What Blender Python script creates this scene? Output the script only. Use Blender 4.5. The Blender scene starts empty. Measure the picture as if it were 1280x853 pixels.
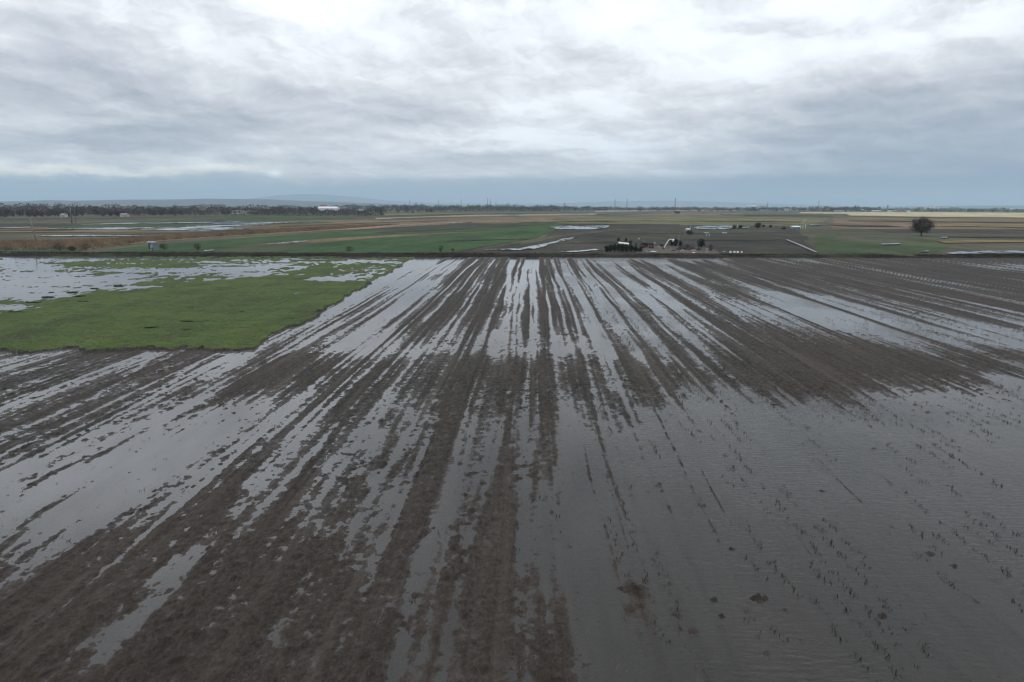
import bpy, math, random
import numpy as np
from mathutils import Matrix, Vector

random.seed(7)
rng = np.random.default_rng(11)
sc = bpy.context.scene
COL = sc.collection
R = math.radians

# ------------------------------------------------------------------ camera
H = 12.0                       # drone height in metres
F = 853.0                      # focal length in pixels of a 1280 px wide frame
PITCH, YAW, ROLL = R(11.2), R(1.68), R(0.2)
cam_d = bpy.data.cameras.new('camera')
cam_d.sensor_width = 36.0
cam_d.lens = 36.0 * F / 1280.0
cam_d.clip_start = 0.1
cam_d.clip_end = 120000
cam = bpy.data.objects.new('camera', cam_d)
COL.objects.link(cam)
ROT = Matrix.Rotation(YAW, 3, 'Z') @ Matrix.Rotation(math.pi / 2 - PITCH, 3, 'X') @ Matrix.Rotation(ROLL, 3, 'Z')
cam.matrix_world = Matrix.Translation((0, 0, H)) @ ROT.to_4x4()
sc.camera = cam
MR = np.array(ROT)


def ray(px, py):
    v = MR @ np.array([px - 640.0, 426.5 - py, -F])
    return v / np.linalg.norm(v)


def G(px, py, z=0.0):
    """where a photo pixel lands on the flat plain"""
    v = ray(px, py)
    t = (z - H) / v[2]
    return np.array([v[0] * t, v[1] * t])


def mpp(px, py):
    """metres per photo pixel at the ground point seen there"""
    g = G(px, py)
    d = MR.T @ np.array([g[0], g[1], -H])
    return -d[2] / F


def proj(x, y, z=0.0):
    d = np.stack([x, y, np.full_like(x, z) - H], -1) @ MR
    return 640 + F * d[..., 0] / -d[..., 2], 426.5 - F * d[..., 1] / -d[..., 2]


# ------------------------------------------------------------------ noise
def _h(ix, iy, s):
    n = (ix.astype(np.int64) * 374761393 + iy.astype(np.int64) * 668265263 + s * 2147483647) & 0xffffffff
    n = ((n ^ (n >> 13)) * 1274126177) & 0xffffffff
    n = ((n ^ (n >> 15)) * 2246822519) & 0xffffffff
    return ((n ^ (n >> 16)) & 0xffff) / 65535.0


def vn(x, y, s=0):
    ix, iy = np.floor(x), np.floor(y)
    fx, fy = x - ix, y - iy
    fx = fx * fx * fx * (fx * (fx * 6 - 15) + 10); fy = fy * fy * fy * (fy * (fy * 6 - 15) + 10)
    a, b = _h(ix, iy, s), _h(ix + 1, iy, s)
    c, d = _h(ix, iy + 1, s), _h(ix + 1, iy + 1, s)
    return (a + (b - a) * fx) * (1 - fy) + (c + (d - c) * fx) * fy - 0.5


def fbm(x, y, s=0, o=3, g=0.5):
    t, a = 0, 1.0
    for k in range(o):
        t = t + a * vn(x * 2 ** k + 17.3 * k, y * 2 ** k + 5.1 * k, s + k)
        a *= g
    return t


# ------------------------------------------------------------------ materials
MATS = {}


def nodes(name):
    m = bpy.data.materials.new(name)
    m.use_nodes = True
    nt = m.node_tree
    b = nt.nodes['Principled BSDF']
    return m, nt, b


def lin(c):
    return [((v / 255) / 12.92 if v / 255 <= .04045 else ((v / 255 + .055) / 1.055) ** 2.4) for v in c]


def mat(name, col, rough=0.85, var=0.25, scale=3.0, col2=None, stretch=(1, 1, 1), bump=0.0, metallic=0.0, spec=0.3,
        detail=5, contrast=(0.35, 0.65)):
    """procedural two-tone material; col is a linear base colour"""
    if name in MATS:
        return MATS[name]
    m, nt, b = nodes(name)
    tc = nt.nodes.new('ShaderNodeTexCoord')
    mp = nt.nodes.new('ShaderNodeMapping'); mp.inputs['Scale'].default_value = stretch
    nt.links.new(tc.outputs['Object'], mp.inputs['Vector'])
    no = nt.nodes.new('ShaderNodeTexNoise'); no.inputs['Scale'].default_value = scale
    no.inputs['Detail'].default_value = detail
    nt.links.new(mp.outputs[0], no.inputs['Vector'])
    cr = nt.nodes.new('ShaderNodeValToRGB')
    a = [c * (1 - var) for c in col]
    z = col2 if col2 else [c * (1 + var) for c in col]
    cr.color_ramp.elements[0].position = contrast[0]; cr.color_ramp.elements[0].color = (*a, 1)
    cr.color_ramp.elements[1].position = contrast[1]; cr.color_ramp.elements[1].color = (*z, 1)
    nt.links.new(no.outputs['Fac'], cr.inputs['Fac'])
    nt.links.new(cr.outputs['Color'], b.inputs['Base Color'])
    b.inputs['Roughness'].default_value = rough
    b.inputs['Metallic'].default_value = metallic
    b.inputs['Specular IOR Level'].default_value = spec
    if bump:
        bp = nt.nodes.new('ShaderNodeBump'); bp.inputs['Strength'].default_value = bump
        bp.inputs['Distance'].default_value = 0.05
        nt.links.new(no.outputs['Fac'], bp.inputs['Height'])
        nt.links.new(bp.outputs['Normal'], b.inputs['Normal'])
    MATS[name] = m
    return m


def noise_node(nt, vec, scale, stretch=(1, 1, 1), detail=4, rough=0.55):
    mp = nt.nodes.new('ShaderNodeMapping'); mp.inputs['Scale'].default_value = stretch
    nt.links.new(vec, mp.inputs['Vector'])
    no = nt.nodes.new('ShaderNodeTexNoise')
    no.inputs['Scale'].default_value = scale; no.inputs['Detail'].default_value = detail
    no.inputs['Roughness'].default_value = rough
    nt.links.new(mp.outputs[0], no.inputs['Vector'])
    return no.outputs['Fac']


def mathn(nt, op, a, b=None, clamp=False):
    n = nt.nodes.new('ShaderNodeMath'); n.operation = op; n.use_clamp = clamp
    for i, v in enumerate((a, b)):
        if v is None: continue
        if isinstance(v, (int, float)): n.inputs[i].default_value = v
        else: nt.links.new(v, n.inputs[i])
    return n.outputs[0]


def ramp(nt, fac, stops):
    cr = nt.nodes.new('ShaderNodeValToRGB')
    e = cr.color_ramp.elements
    while len(e) < len(stops): e.new(0.5)
    for k, (p, c) in enumerate(stops):
        e[k].position = p; e[k].color = (*c, 1)
    nt.links.new(fac, cr.inputs['Fac'])
    return cr.outputs['Color']


def maprange(nt, v, a, b, c=0.0, d=1.0, smooth=True):
    n = nt.nodes.new('ShaderNodeMapRange')
    n.interpolation_type = 'SMOOTHSTEP' if smooth else 'LINEAR'
    nt.links.new(v, n.inputs[0])
    for i, x in zip((1, 2, 3, 4), (a, b, c, d)): n.inputs[i].default_value = x
    return n.outputs[0]


def mixc(nt, fac, a, b):
    n = nt.nodes.new('ShaderNodeMix'); n.data_type = 'RGBA'
    if isinstance(fac, (int, float)): n.inputs[0].default_value = fac
    else: nt.links.new(fac, n.inputs[0])
    for i, v in ((6, a), (7, b)):
        if isinstance(v, (tuple, list)): n.inputs[i].default_value = (*v, 1)
        else: nt.links.new(v, n.inputs[i])
    return n.outputs[2]


def mud_material():
    m, nt, b = nodes('wet_ploughed_mud')
    geo = nt.nodes.new('ShaderNodeNewGeometry')
    P = geo.outputs['Position']
    sep = nt.nodes.new('ShaderNodeSeparateXYZ'); nt.links.new(P, sep.inputs[0])
    n1 = noise_node(nt, P, 1.0, (0.9, 0.12, 1), 6, 0.62)
    n2 = noise_node(nt, P, 5.0, (1.0, 0.6, 1), 5, 0.65)
    n3 = noise_node(nt, P, 0.05, (1, 1, 1), 3)
    c1 = ramp(nt, n1, [(0.33, (0.016, 0.0143, 0.0118)), (0.5, (0.038, 0.0342, 0.0285)), (0.68, (0.075, 0.068, 0.057))])
    c2 = ramp(nt, n2, [(0.34, (0.011, 0.0098, 0.0083)), (0.5, (0.039, 0.0348, 0.0290)), (0.68, (0.115, 0.103, 0.086))])
    c = mixc(nt, 0.55, c1, c2)
    nf = noise_node(nt, P, 1.0, (3.6, 0.04, 1), 3, 0.6)      # drill rows and wheel marks
    c = mixc(nt, maprange(nt, nf, .52, .64, 0, .6), c, (0.017, 0.0155, 0.0135))
    nf2 = noise_node(nt, P, 1.0, (1.1, 0.03, 1), 4, 0.6)
    c = mixc(nt, maprange(nt, nf2, .52, .66, 0, .4), c, (0.115, 0.100, 0.082))
    nf3 = noise_node(nt, P, 16.0, (1, .7, 1), 5, .75)        # crumbs
    c = mixc(nt, maprange(nt, nf3, .56, .68, 0, .7), c, (0.012, 0.011, 0.010))
    c = mixc(nt, maprange(nt, nf3, .46, .34, 0, .5), c, (0.135, 0.118, 0.098))
    # reddish loam close to the drone, greyer silt farther out
    redm = mathn(nt, 'ADD', mathn(nt, 'MULTIPLY', maprange(nt, n3, 0.42, 0.6), .6), mathn(nt, 'MULTIPLY', maprange(nt, sep.outputs[1], 34.0, 16.0), .9), True)
    c = mixc(nt, mathn(nt, 'MULTIPLY', redm, 0.27), c, (0.078, 0.050, 0.040))
    wet = maprange(nt, sep.outputs[2], 0.0, 0.05)       # soaked rim just above the water
    c = mixc(nt, maprange(nt, sep.outputs[2], 0.0, -0.075, 0, .8), c, (0.066, 0.060, 0.051))   # fading under murky water, painted into the drowned soil's colour by depth
    nt.links.new(c, b.inputs['Base Color'])
    nt.links.new(maprange(nt, wet, 0, 1, 0.45, 0.9, False), b.inputs['Roughness'])
    b.inputs['Specular IOR Level'].default_value = 0.25
    hb = mathn(nt, 'ADD', noise_node(nt, P, 9.0, (1, 0.7, 1), 6, 0.7), mathn(nt, 'MULTIPLY', n2, 1.4))
    bp = nt.nodes.new('ShaderNodeBump'); bp.inputs['Strength'].default_value = 1.0; bp.inputs['Distance'].default_value = 0.12
    nt.links.new(hb, bp.inputs['Height']); nt.links.new(bp.outputs['Normal'], b.inputs['Normal'])
    return m


def water_material():
    m, nt, b = nodes('muddy_flood_water')
    geo = nt.nodes.new('ShaderNodeNewGeometry')
    P = geo.outputs['Position']
    sep = nt.nodes.new('ShaderNodeSeparateXYZ'); nt.links.new(P, sep.inputs[0])
    n1 = noise_node(nt, P, 0.35, (1.0, 0.25, 1), 4)
    n2 = noise_node(nt, P, 2.2, (1.0, 0.35, 1), 5, 0.7)
    c = ramp(nt, n1, [(0.3, (0.040, 0.040, 0.036)), (0.7, (0.078, 0.072, 0.064))])
    c2 = ramp(nt, n2, [(0.35, (0.030, 0.029, 0.026)), (0.7, (0.088, 0.080, 0.070))])
    cw = mixc(nt, 0.4, c, c2)
    fr = noise_node(nt, P, 1.0, (1.5, 0.035, 1), 4, .62)      # drowned furrows showing through
    cw = mixc(nt, maprange(nt, fr, .50, .64, 0, .75), cw, (0.034, 0.029, 0.024))
    sh = noise_node(nt, P, 1.0, (.28, 0.09, 1), 4, .6)        # silty shallows
    cw = mixc(nt, maprange(nt, sh, .5, .66, 0, .55), cw, (0.092, 0.080, 0.066))
    # reflected sky brightness painted into the water colour, far out and on the left
    sky_sheen = mathn(nt, 'ADD', maprange(nt, sep.outputs[1], 30, 80), mathn(nt, 'MULTIPLY', maprange(nt, sep.outputs[0], -1.0, -14.0), maprange(nt, sep.outputs[1], 17, 30, .25, 1)), True)
    sky_sheen = mathn(nt, 'MULTIPLY', sky_sheen, maprange(nt, n1, .2, .6, .55, 1.0))
    cw = mixc(nt, sky_sheen, mixc(nt, .3, cw, (0.035, 0.034, 0.030)), (0.155, 0.158, 0.165))
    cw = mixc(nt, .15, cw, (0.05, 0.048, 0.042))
    df = nt.nodes.new('ShaderNodeBsdfDiffuse'); nt.links.new(cw, df.inputs[0])
    tr = nt.nodes.new('ShaderNodeBsdfTransparent')
    body = nt.nodes.new('ShaderNodeMixShader'); nt.links.new(maprange(nt, sky_sheen, 0, 1, .50, .88, False), body.inputs[0])
    nt.links.new(tr.outputs[0], body.inputs[1]); nt.links.new(df.outputs[0], body.inputs[2])
    gl = nt.nodes.new('ShaderNodeBsdfGlossy'); fz = nt.nodes.new('ShaderNodeFresnel'); fz.inputs[0].default_value = 1.40
    patch = maprange(nt, noise_node(nt, P, 0.09, (1, 0.8, 1), 3), 0.38, 0.62)
    side = maprange(nt, sep.outputs[0], 0.5, 9.0)
    ruffled = mathn(nt, 'MULTIPLY', side, mathn(nt, 'ADD', mathn(nt, 'MULTIPLY', patch, 0.7), 0.3))
    nt.links.new(maprange(nt, ruffled, 0, 1, 0.03, 0.08, False), gl.inputs['Roughness'])
    # wind ripples: short crests running across the rows
    r1 = noise_node(nt, P, 1.0, (1.5, 6.5, 1), 2, 0.5)
    r2 = noise_node(nt, P, 1.0, (4.0, 15.0, 1), 2, 0.5)
    hgt = mathn(nt, 'ADD', r1, mathn(nt, 'MULTIPLY', r2, 0.4))
    bp = nt.nodes.new('ShaderNodeBump'); bp.inputs['Distance'].default_value = 0.045
    nt.links.new(maprange(nt, ruffled, 0, 1, 0.05, 0.85, False), bp.inputs['Strength'])
    nt.links.new(hgt, bp.inputs['Height'])
    for q_ in (gl, fz): nt.links.new(bp.outputs['Normal'], q_.inputs['Normal'])
    fin_ = nt.nodes.new('ShaderNodeMixShader')
    nt.links.new(fz.outputs[0], fin_.inputs[0]); nt.links.new(body.outputs[0], fin_.inputs[1]); nt.links.new(gl.outputs[0], fin_.inputs[2])
    nt.links.new(fin_.outputs[0], nt.nodes['Material Output'].inputs['Surface'])
    nt.nodes.remove(b)
    return m


def meadow_material():
    m, nt, b = nodes('wet_meadow_grass')
    geo = nt.nodes.new('ShaderNodeNewGeometry')
    P = geo.outputs['Position']
    sep = nt.nodes.new('ShaderNodeSeparateXYZ'); nt.links.new(P, sep.inputs[0])
    n1 = noise_node(nt, P, 0.22, (1, 0.5, 1), 6, 0.6)
    n2 = noise_node(nt, P, 3.0, (1, 0.6, 1), 5, 0.7)
    c1 = ramp(nt, n1, [(0.36, (0.045, 0.048, 0.020)), (0.48, (0.054, 0.106, 0.020)), (0.64, (0.095, 0.138, 0.032))])
    c2 = ramp(nt, n2, [(0.34, (0.014, 0.022, 0.009)), (0.5, (0.042, 0.072, 0.020)), (0.68, (0.095, 0.110, 0.048))])
    c = mixc(nt, 0.5, c1, c2)
    bare = noise_node(nt, P, 0.55, (.7, 1.6, 1), 6, .7)
    c = mixc(nt, maprange(nt, bare, .50, .62, 0, .8), c, (0.060, 0.052, 0.028))
    yel = noise_node(nt, P, 0.11, (.6, 1.4, 1), 5, .65)
    c = mixc(nt, maprange(nt, yel, .46, .62, 0, .40), c, (0.088, 0.115, 0.024))
    drk = noise_node(nt, P, 0.9, (.5, 1.5, 1), 5, .7)
    c = mixc(nt, maprange(nt, drk, .54, .66, 0, .7), c, (0.022, 0.034, 0.012))
    rim = maprange(nt, sep.outputs[2], 0.004, 0.03)
    c = mixc(nt, rim, (0.050, 0.055, 0.032), c)
    nt.links.new(c, b.inputs['Base Color'])
    b.inputs['Roughness'].default_value = 0.9; b.inputs['Specular IOR Level'].default_value = 0.15
    bp = nt.nodes.new('ShaderNodeBump'); bp.inputs['Strength'].default_value = 0.8; bp.inputs['Distance'].default_value = 0.1
    nt.links.new(n2, bp.inputs['Height']); nt.links.new(bp.outputs['Normal'], b.inputs['Normal'])
    return m


def field_material(name, a, bcol, rowdir=None, green=0.0):
    """far field: broad tonal drift + streaks; a, bcol linear base colours"""
    if name in MATS: return MATS[name]
    m, nt, b = nodes(name)
    geo = nt.nodes.new('ShaderNodeNewGeometry')
    P = geo.outputs['Position']
    n1 = noise_node(nt, P, 0.014, (1, 0.5, 1), 6, 0.65)
    n2 = noise_node(nt, P, 0.12, (0.5, 0.22, 1), 6, 0.7)
    n3 = noise_node(nt, P, 0.5, (1, 0.5, 1), 4, 0.7)
    f = mathn(nt, 'ADD', mathn(nt, 'MULTIPLY', n1, 0.4), mathn(nt, 'MULTIPLY', n2, 0.4))
    f = mathn(nt, 'ADD', f, mathn(nt, 'MULTIPLY', n3, 0.2))
    c = ramp(nt, f, [(0.38, [v * 0.5 for v in a]), (0.49, a), (0.6, [v * 1.15 for v in bcol])])
    # other plants and bare soil showing through in streaks
    n4 = noise_node(nt, P, 0.03, (1, 0.3, 1), 6, 0.7)
    c = mixc(nt, maprange(nt, n4, .52, .66, 0, .6), c, (0.085, 0.075, 0.050) if a[1] > a[0] else (0.050, 0.062, 0.032))
    nt.links.new(c, b.inputs['Base Color'])
    b.inputs['Roughness'].default_value = 0.95; b.inputs['Specular IOR Level'].default_value = 0.1
    MATS[name] = m
    return m


# ------------------------------------------------------------------ mesh helpers
def tag(o, label, cat=None, group=None, kind=None):
    o['label'] = label
    if cat: o['category'] = cat
    if group: o['group'] = group
    if kind: o['kind'] = kind
    return o


def fast_mesh(name, V, Fc, material, smooth=False):
    V = np.asarray(V, dtype=np.float32); Fc = np.asarray(Fc, dtype=np.int32)
    me = bpy.data.meshes.new(name)
    n, k = Fc.shape
    me.vertices.add(len(V)); me.vertices.foreach_set('co', V.ravel())
    me.loops.add(n * k); me.loops.foreach_set('vertex_index', Fc.ravel())
    me.polygons.add(n); me.polygons.foreach_set('loop_start', np.arange(n, dtype=np.int32) * k)
    me.polygons.foreach_set('loop_total', np.full(n, k, dtype=np.int32))
    if smooth: me.polygons.foreach_set('use_smooth', np.ones(n, dtype=bool))
    me.update(calc_edges=True)
    me.materials.append(material)
    return me


def link(name, me, parent=None):
    o = bpy.data.objects.new(name, me); COL.objects.link(o)
    if parent: o.parent = parent
    return o


def empty(name, loc, rz=0.0):
    o = bpy.data.objects.new(name, None); COL.objects.link(o)
    o.empty_display_size = 0.3
    o.location = loc; o.rotation_euler = (0, 0, rz)
    return o


class MB:
    def __init__(s): s.v, s.f = [], []

    def poly(s, pts):
        n = len(s.v); s.v += [tuple(p) for p in pts]; s.f.append(tuple(range(n, n + len(pts))))

    def box(s, x0, x1, y0, y1, z0, z1):
        n = len(s.v)
        s.v += [(x0, y0, z0), (x1, y0, z0), (x1, y1, z0), (x0, y1, z0), (x0, y0, z1), (x1, y0, z1), (x1, y1, z1), (x0, y1, z1)]
        for q in ((0, 3, 2, 1), (4, 5, 6, 7), (0, 1, 5, 4), (1, 2, 6, 5), (2, 3, 7, 6), (3, 0, 4, 7)):
            s.f.append(tuple(n + i for i in q))
        return s

    def tube(s, p0, p1, r0, r1, k=8, cap=True):
        p0, p1 = Vector(p0), Vector(p1); d = (p1 - p0).normalized()
        a = d.orthogonal().normalized(); b = d.cross(a)
        n = len(s.v)
        for p, r in ((p0, r0), (p1, r1)):
            for i in range(k):
                t = 2 * math.pi * i / k
                s.v.append(tuple(p + a * math.cos(t) * r + b * math.sin(t) * r))
        for i in range(k):
            j = (i + 1) % k
            s.f.append((n + i, n + j, n + k + j, n + k + i))
        if cap:
            s.f.append(tuple(n + k - 1 - i for i in range(k))); s.f.append(tuple(n + k + i for i in range(k)))
        return s

    def extrude(s, prof, x0, x1):
        """profile of (y, z) extruded along x"""
        n = len(s.v); k = len(prof)
        s.v += [(x0, y, z) for y, z in prof] + [(x1, y, z) for y, z in prof]
        for i in range(k):
            j = (i + 1) % k; s.f.append((n + i, n + j, n + k + j, n + k + i))
        s.f.append(tuple(n + k - 1 - i for i in range(k))); s.f.append(tuple(n + k + i for i in range(k)))
        return s

    def build(s, name, material, parent=None, smooth=False):
        me = bpy.data.meshes.new(name); me.from_pydata(s.v, [], s.f); me.materials.append(material)
        if smooth:
            for p in me.polygons: p.use_smooth = True
        me.update()
        return link(name, me, parent)


# ------------------------------------------------------------------ the flooded field
# how flooded the field is (0 = mud, 1 = water), read off the photo along level lines
T = {
    321: [(480, .9), (560, .85), (585, .5), (600, .3), (640, .5), (700, .6), (740, .95), (800, 1.0), (870, .95), (900, .6), (940, .25), (960, .3), (1067, .12), (1173, .1), (1280, .15)],
    325: [(440, .8), (480, .9), (545, .88), (575, .6), (590, .32), (640, .48), (700, .52), (747, .6), (800, .75), (853, .55), (890, .35), (960, .35), (1000, .45), (1040, .2), (1173, .1), (1280, .2)],
    330: [(440, .8), (480, .9), (533, .88), (560, .75), (585, .35), (640, .48), (700, .5), (747, .5), (800, .5), (853, .35), (900, .25), (960, .18), (1067, .12), (1173, .12), (1195, .35), (1230, .6), (1280, .55)],
    345: [(440, .8), (480, .92), (533, .82), (550, .5), (600, .3), (640, .42), (700, .6), (747, .45), (800, .5), (853, .3), (960, .2), (1067, .12), (1173, .08), (1280, .25)],
    355: [(430, .7), (460, .85), (510, .9), (540, .7), (560, .4), (600, .45), (640, .5), (700, .6), (747, .5), (800, .5), (853, .4), (907, .35), (960, .3), (1067, .1), (1173, .08), (1280, .08)],
    365: [(400, .5), (460, .7), (500, .8), (540, .6), (580, .35), (620, .45), (640, .52), (680, .6), (720, .6), (760, .55), (800, .55), (853, .48), (907, .45), (960, .5), (1013, .4), (1067, .15), (1173, .08), (1280, .08)],
    385: [(360, .3), (400, .5), (440, .6), (480, .6), (520, .45), (560, .28), (600, .35), (640, .5), (680, .5), (720, .5), (760, .55), (800, .5), (853, .42), (907, .5), (960, .6), (1013, .72), (1067, .6), (1120, .35), (1173, .15), (1280, .1)],
    405: [(330, .3), (370, .35), (427, .52), (480, .45), (533, .32), (600, .38), (640, .5), (700, .45), (747, .5), (800, .5), (853, .38), (907, .33), (960, .42), (1013, .65), (1067, .8), (1120, .8), (1173, .65), (1227, .5), (1280, .35)],
    424: [(290, .3), (320, .3), (370, .45), (427, .68), (480, .6), (533, .5), (590, .6), (640, .68), (700, .66), (747, .55), (800, .42), (853, .32), (907, .25), (960, .25), (1013, .3), (1067, .4), (1120, .6), (1173, .7), (1227, .72), (1280, .75)],
    439: [(-60, .45), (0, .45), (107, .4), (213, .3), (290, .35), (340, .3), (400, .62), (427, .72), (480, .66), (533, .6), (600, .66), (640, .72), (700, .72), (747, .45), (800, .28), (853, .18), (960, .08), (1067, .06), (1173, .12), (1280, .3)],
    455: [(-60, .5), (0, .48), (107, .45), (160, .5), (213, .38), (250, .5), (290, .55), (320, .2), (370, .18), (427, .25), (480, .28), (533, .26), (600, .18), (640, .2), (700, .2), (747, .22), (800, .15), (853, .1), (960, .03), (1067, .03), (1120, .08), (1173, .12), (1227, .25), (1280, .45)],
    475: [(-60, .5), (0, .5), (60, .5), (107, .5), (160, .45), (213, .4), (270, .45), (320, .2), (370, .2), (427, .25), (480, .25), (533, .2), (600, .15), (640, .12), (700, .12), (747, .25), (800, .1), (853, .08), (960, .12), (1013, .15), (1067, .2), (1110, .5), (1150, .45), (1180, .7), (1230, .85), (1280, .9)],
    492: [(-60, .5), (0, .5), (60, .5), (107, .45), (160, .42), (213, .3), (267, .35), (320, .45), (370, .4), (410, .2), (450, .2), (490, .3), (533, .25), (587, .22), (620, .3), (660, .14), (700, .25), (747, .4), (790, .2), (820, .35), (853, .45), (907, .5), (960, .5), (1000, .75), (1040, .6), (1067, .75), (1120, .9), (1173, .95), (1280, 1)],
    512: [(-60, .55), (0, .52), (60, .45), (107, .35), (160, .4), (200, .55), (235, .8), (290, .85), (345, .75), (373, .55), (400, .4), (440, .2), (480, .38), (533, .35), (587, .25), (620, .4), (660, .25), (700, .4), (747, .5), (780, .4), (820, .65), (853, .82), (907, .88), (960, .93), (1013, 1), (1280, 1)],
    540: [(-60, .5), (0, .5), (60, .45), (107, .4), (150, .6), (213, .85), (267, .92), (320, .75), (360, .6), (400, .55), (440, .32), (480, .52), (533, .4), (587, .35), (620, .52), (660, .35), (700, .6), (760, .7), (800, .8), (853, .95), (900, 1), (1280, 1)],
    580: [(-60, .4), (0, .5), (60, .62), (107, .75), (160, .92), (213, .9), (267, .65), (295, .35), (340, .6), (380, .5), (420, .3), (460, .52), (500, .25), (560, .45), (575, .35), (610, .6), (650, .22), (690, .6), (720, .65), (760, .75), (800, .85), (853, .97), (960, 1), (1280, 1)],
    620: [(-60, .7), (0, .8), (60, .92), (107, .95), (160, .88), (213, .65), (250, .45), (275, .2), (300, .3), (330, .6), (370, .32), (410, .5), (440, .22), (480, .5), (505, .3), (530, .3), (560, .62), (600, .5), (635, .15), (655, .4), (680, .85), (720, .82), (780, .82), (853, .95), (960, 1), (1280, 1)],
    660: [(-60, .9), (0, .9), (53, .88), (107, .75), (160, .55), (213, .32), (250, .2), (290, .5), (320, .3), (350, .2), (390, .45), (427, .22), (465, .5), (490, .18), (515, .3), (545, .6), (575, .55), (610, .2), (640, .3), (660, .8), (720, .9), (780, .88), (853, .95), (960, 1), (1280, 1)],
    700: [(-60, .85), (0, .7), (53, .4), (107, .28), (160, .25), (200, .3), (225, .75), (245, .4), (270, .1), (320, .1), (380, .12), (427, .15), (465, .12), (490, .35), (515, .68), (560, .55), (590, .3), (620, .2), (650, .35), (680, .75), (720, .85), (760, .82), (790, .7), (815, .85), (853, .96), (1280, 1)],
    740: [(-60, .4), (0, .3), (53, .1), (107, .15), (150, .3), (180, .3), (213, .75), (228, .3), (260, .05), (427, .05), (460, .1), (490, .4), (520, .55), (560, .3), (590, .15), (640, .2), (665, .65), (700, .75), (740, .7), (765, .75), (785, .55), (815, .75), (840, .85), (900, .96), (1280, 1)],
    790: [(-60, .1), (0, .15), (107, .1), (140, .5), (160, .6), (185, .15), (320, .03), (427, .04), (470, .18), (500, .5), (530, .6), (560, .25), (600, .15), (640, .25), (668, .2), (690, .2), (712, .75), (745, .82), (775, .8), (800, .55), (820, .7), (853, .9), (900, .97), (1280, 1)],
    853: [(-60, .3), (0, .35), (60, .1), (107, .1), (220, .05), (427, .08), (480, .25), (510, .5), (545, .6), (590, .25), (640, .18), (690, .25), (730, .4), (750, .8), (800, .9), (853, .92), (900, .97), (1280, 1)],
}
TM = {
    317: [(-60, .4), (0, .4), (60, .3), (130, .3), (300, .1), (520, .1)],
    319.5: [(-60, .7), (0, .75), (100, .85), (200, .8), (235, .4), (260, .7), (330, .9), (345, .2), (400, .15), (440, .6), (480, .75), (520, .6)],
    324: [(-60, .8), (0, .85), (50, .7), (100, .8), (150, .55), (200, .35), (250, .3), (330, .45), (360, .85), (395, .45), (440, .5), (470, .7), (500, .6)],
    333: [(-60, .9), (0, .9), (30, .4), (60, .2), (150, .3), (230, .35), (300, .7), (350, .9), (375, .55), (400, .15), (450, .2), (500, .3)],
    344: [(-60, .95), (0, .9), (60, .92), (160, .95), (230, .82), (280, .8), (310, .62), (340, .3), (390, .12), (415, .6), (450, .75), (480, .5)],
    355: [(-60, .95), (0, .9), (60, .93), (110, .85), (160, .75), (200, .55), (230, .2), (300, .05), (400, .1), (450, .1)],
    368: [(-60, .9), (0, .85), (60, .8), (90, .6), (130, .3), (180, .1), (240, .02), (330, .02), (355, .1), (400, .02)],
    380: [(-60, .85), (0, .7), (30, .45), (60, .2), (110, .04), (200, .0), (400, .02)],
    392: [(-60, .5), (0, .3), (30, .08), (80, .0), (400, .0)],
    410: [(-60, .03), (400, .02)],
    440: [(-60, .0), (340, .0)],
}


def table_eval(T, X, Y):
    """interpolate along the rows: every level line is read in metres across, then blended along y"""
    ks = sorted(T, reverse=True)                   # near to far
    ys, prof = [], []
    for k in ks:
        pts = [G(px, k) for px, _ in T[k]]
        ys.append(np.mean([G(200 if T is TM else 665, k)[1]]))
        prof.append((np.array([p[0] for p in pts]), np.array([w for _, w in T[k]])))
    ys = np.array(ys)
    q = 1.0 / np.maximum(Y, 1.0)
    qs = 1.0 / ys                                   # decreasing along the list
    out = np.zeros_like(X)
    for i in range(len(ks)):
        wi = np.interp(X, prof[i][0], prof[i][1])
        lo = qs[i + 1] if i + 1 < len(ks) else -1
        hi = qs[i - 1] if i > 0 else 9
        w = np.where(q >= qs[i], np.clip((hi - q) / (hi - qs[i]), 0, 1) if i > 0 else 1.0,
                     np.clip((q - lo) / (qs[i] - lo), 0, 1) if i + 1 < len(ks) else 1.0)
        out += wi * w
    return out


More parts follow.
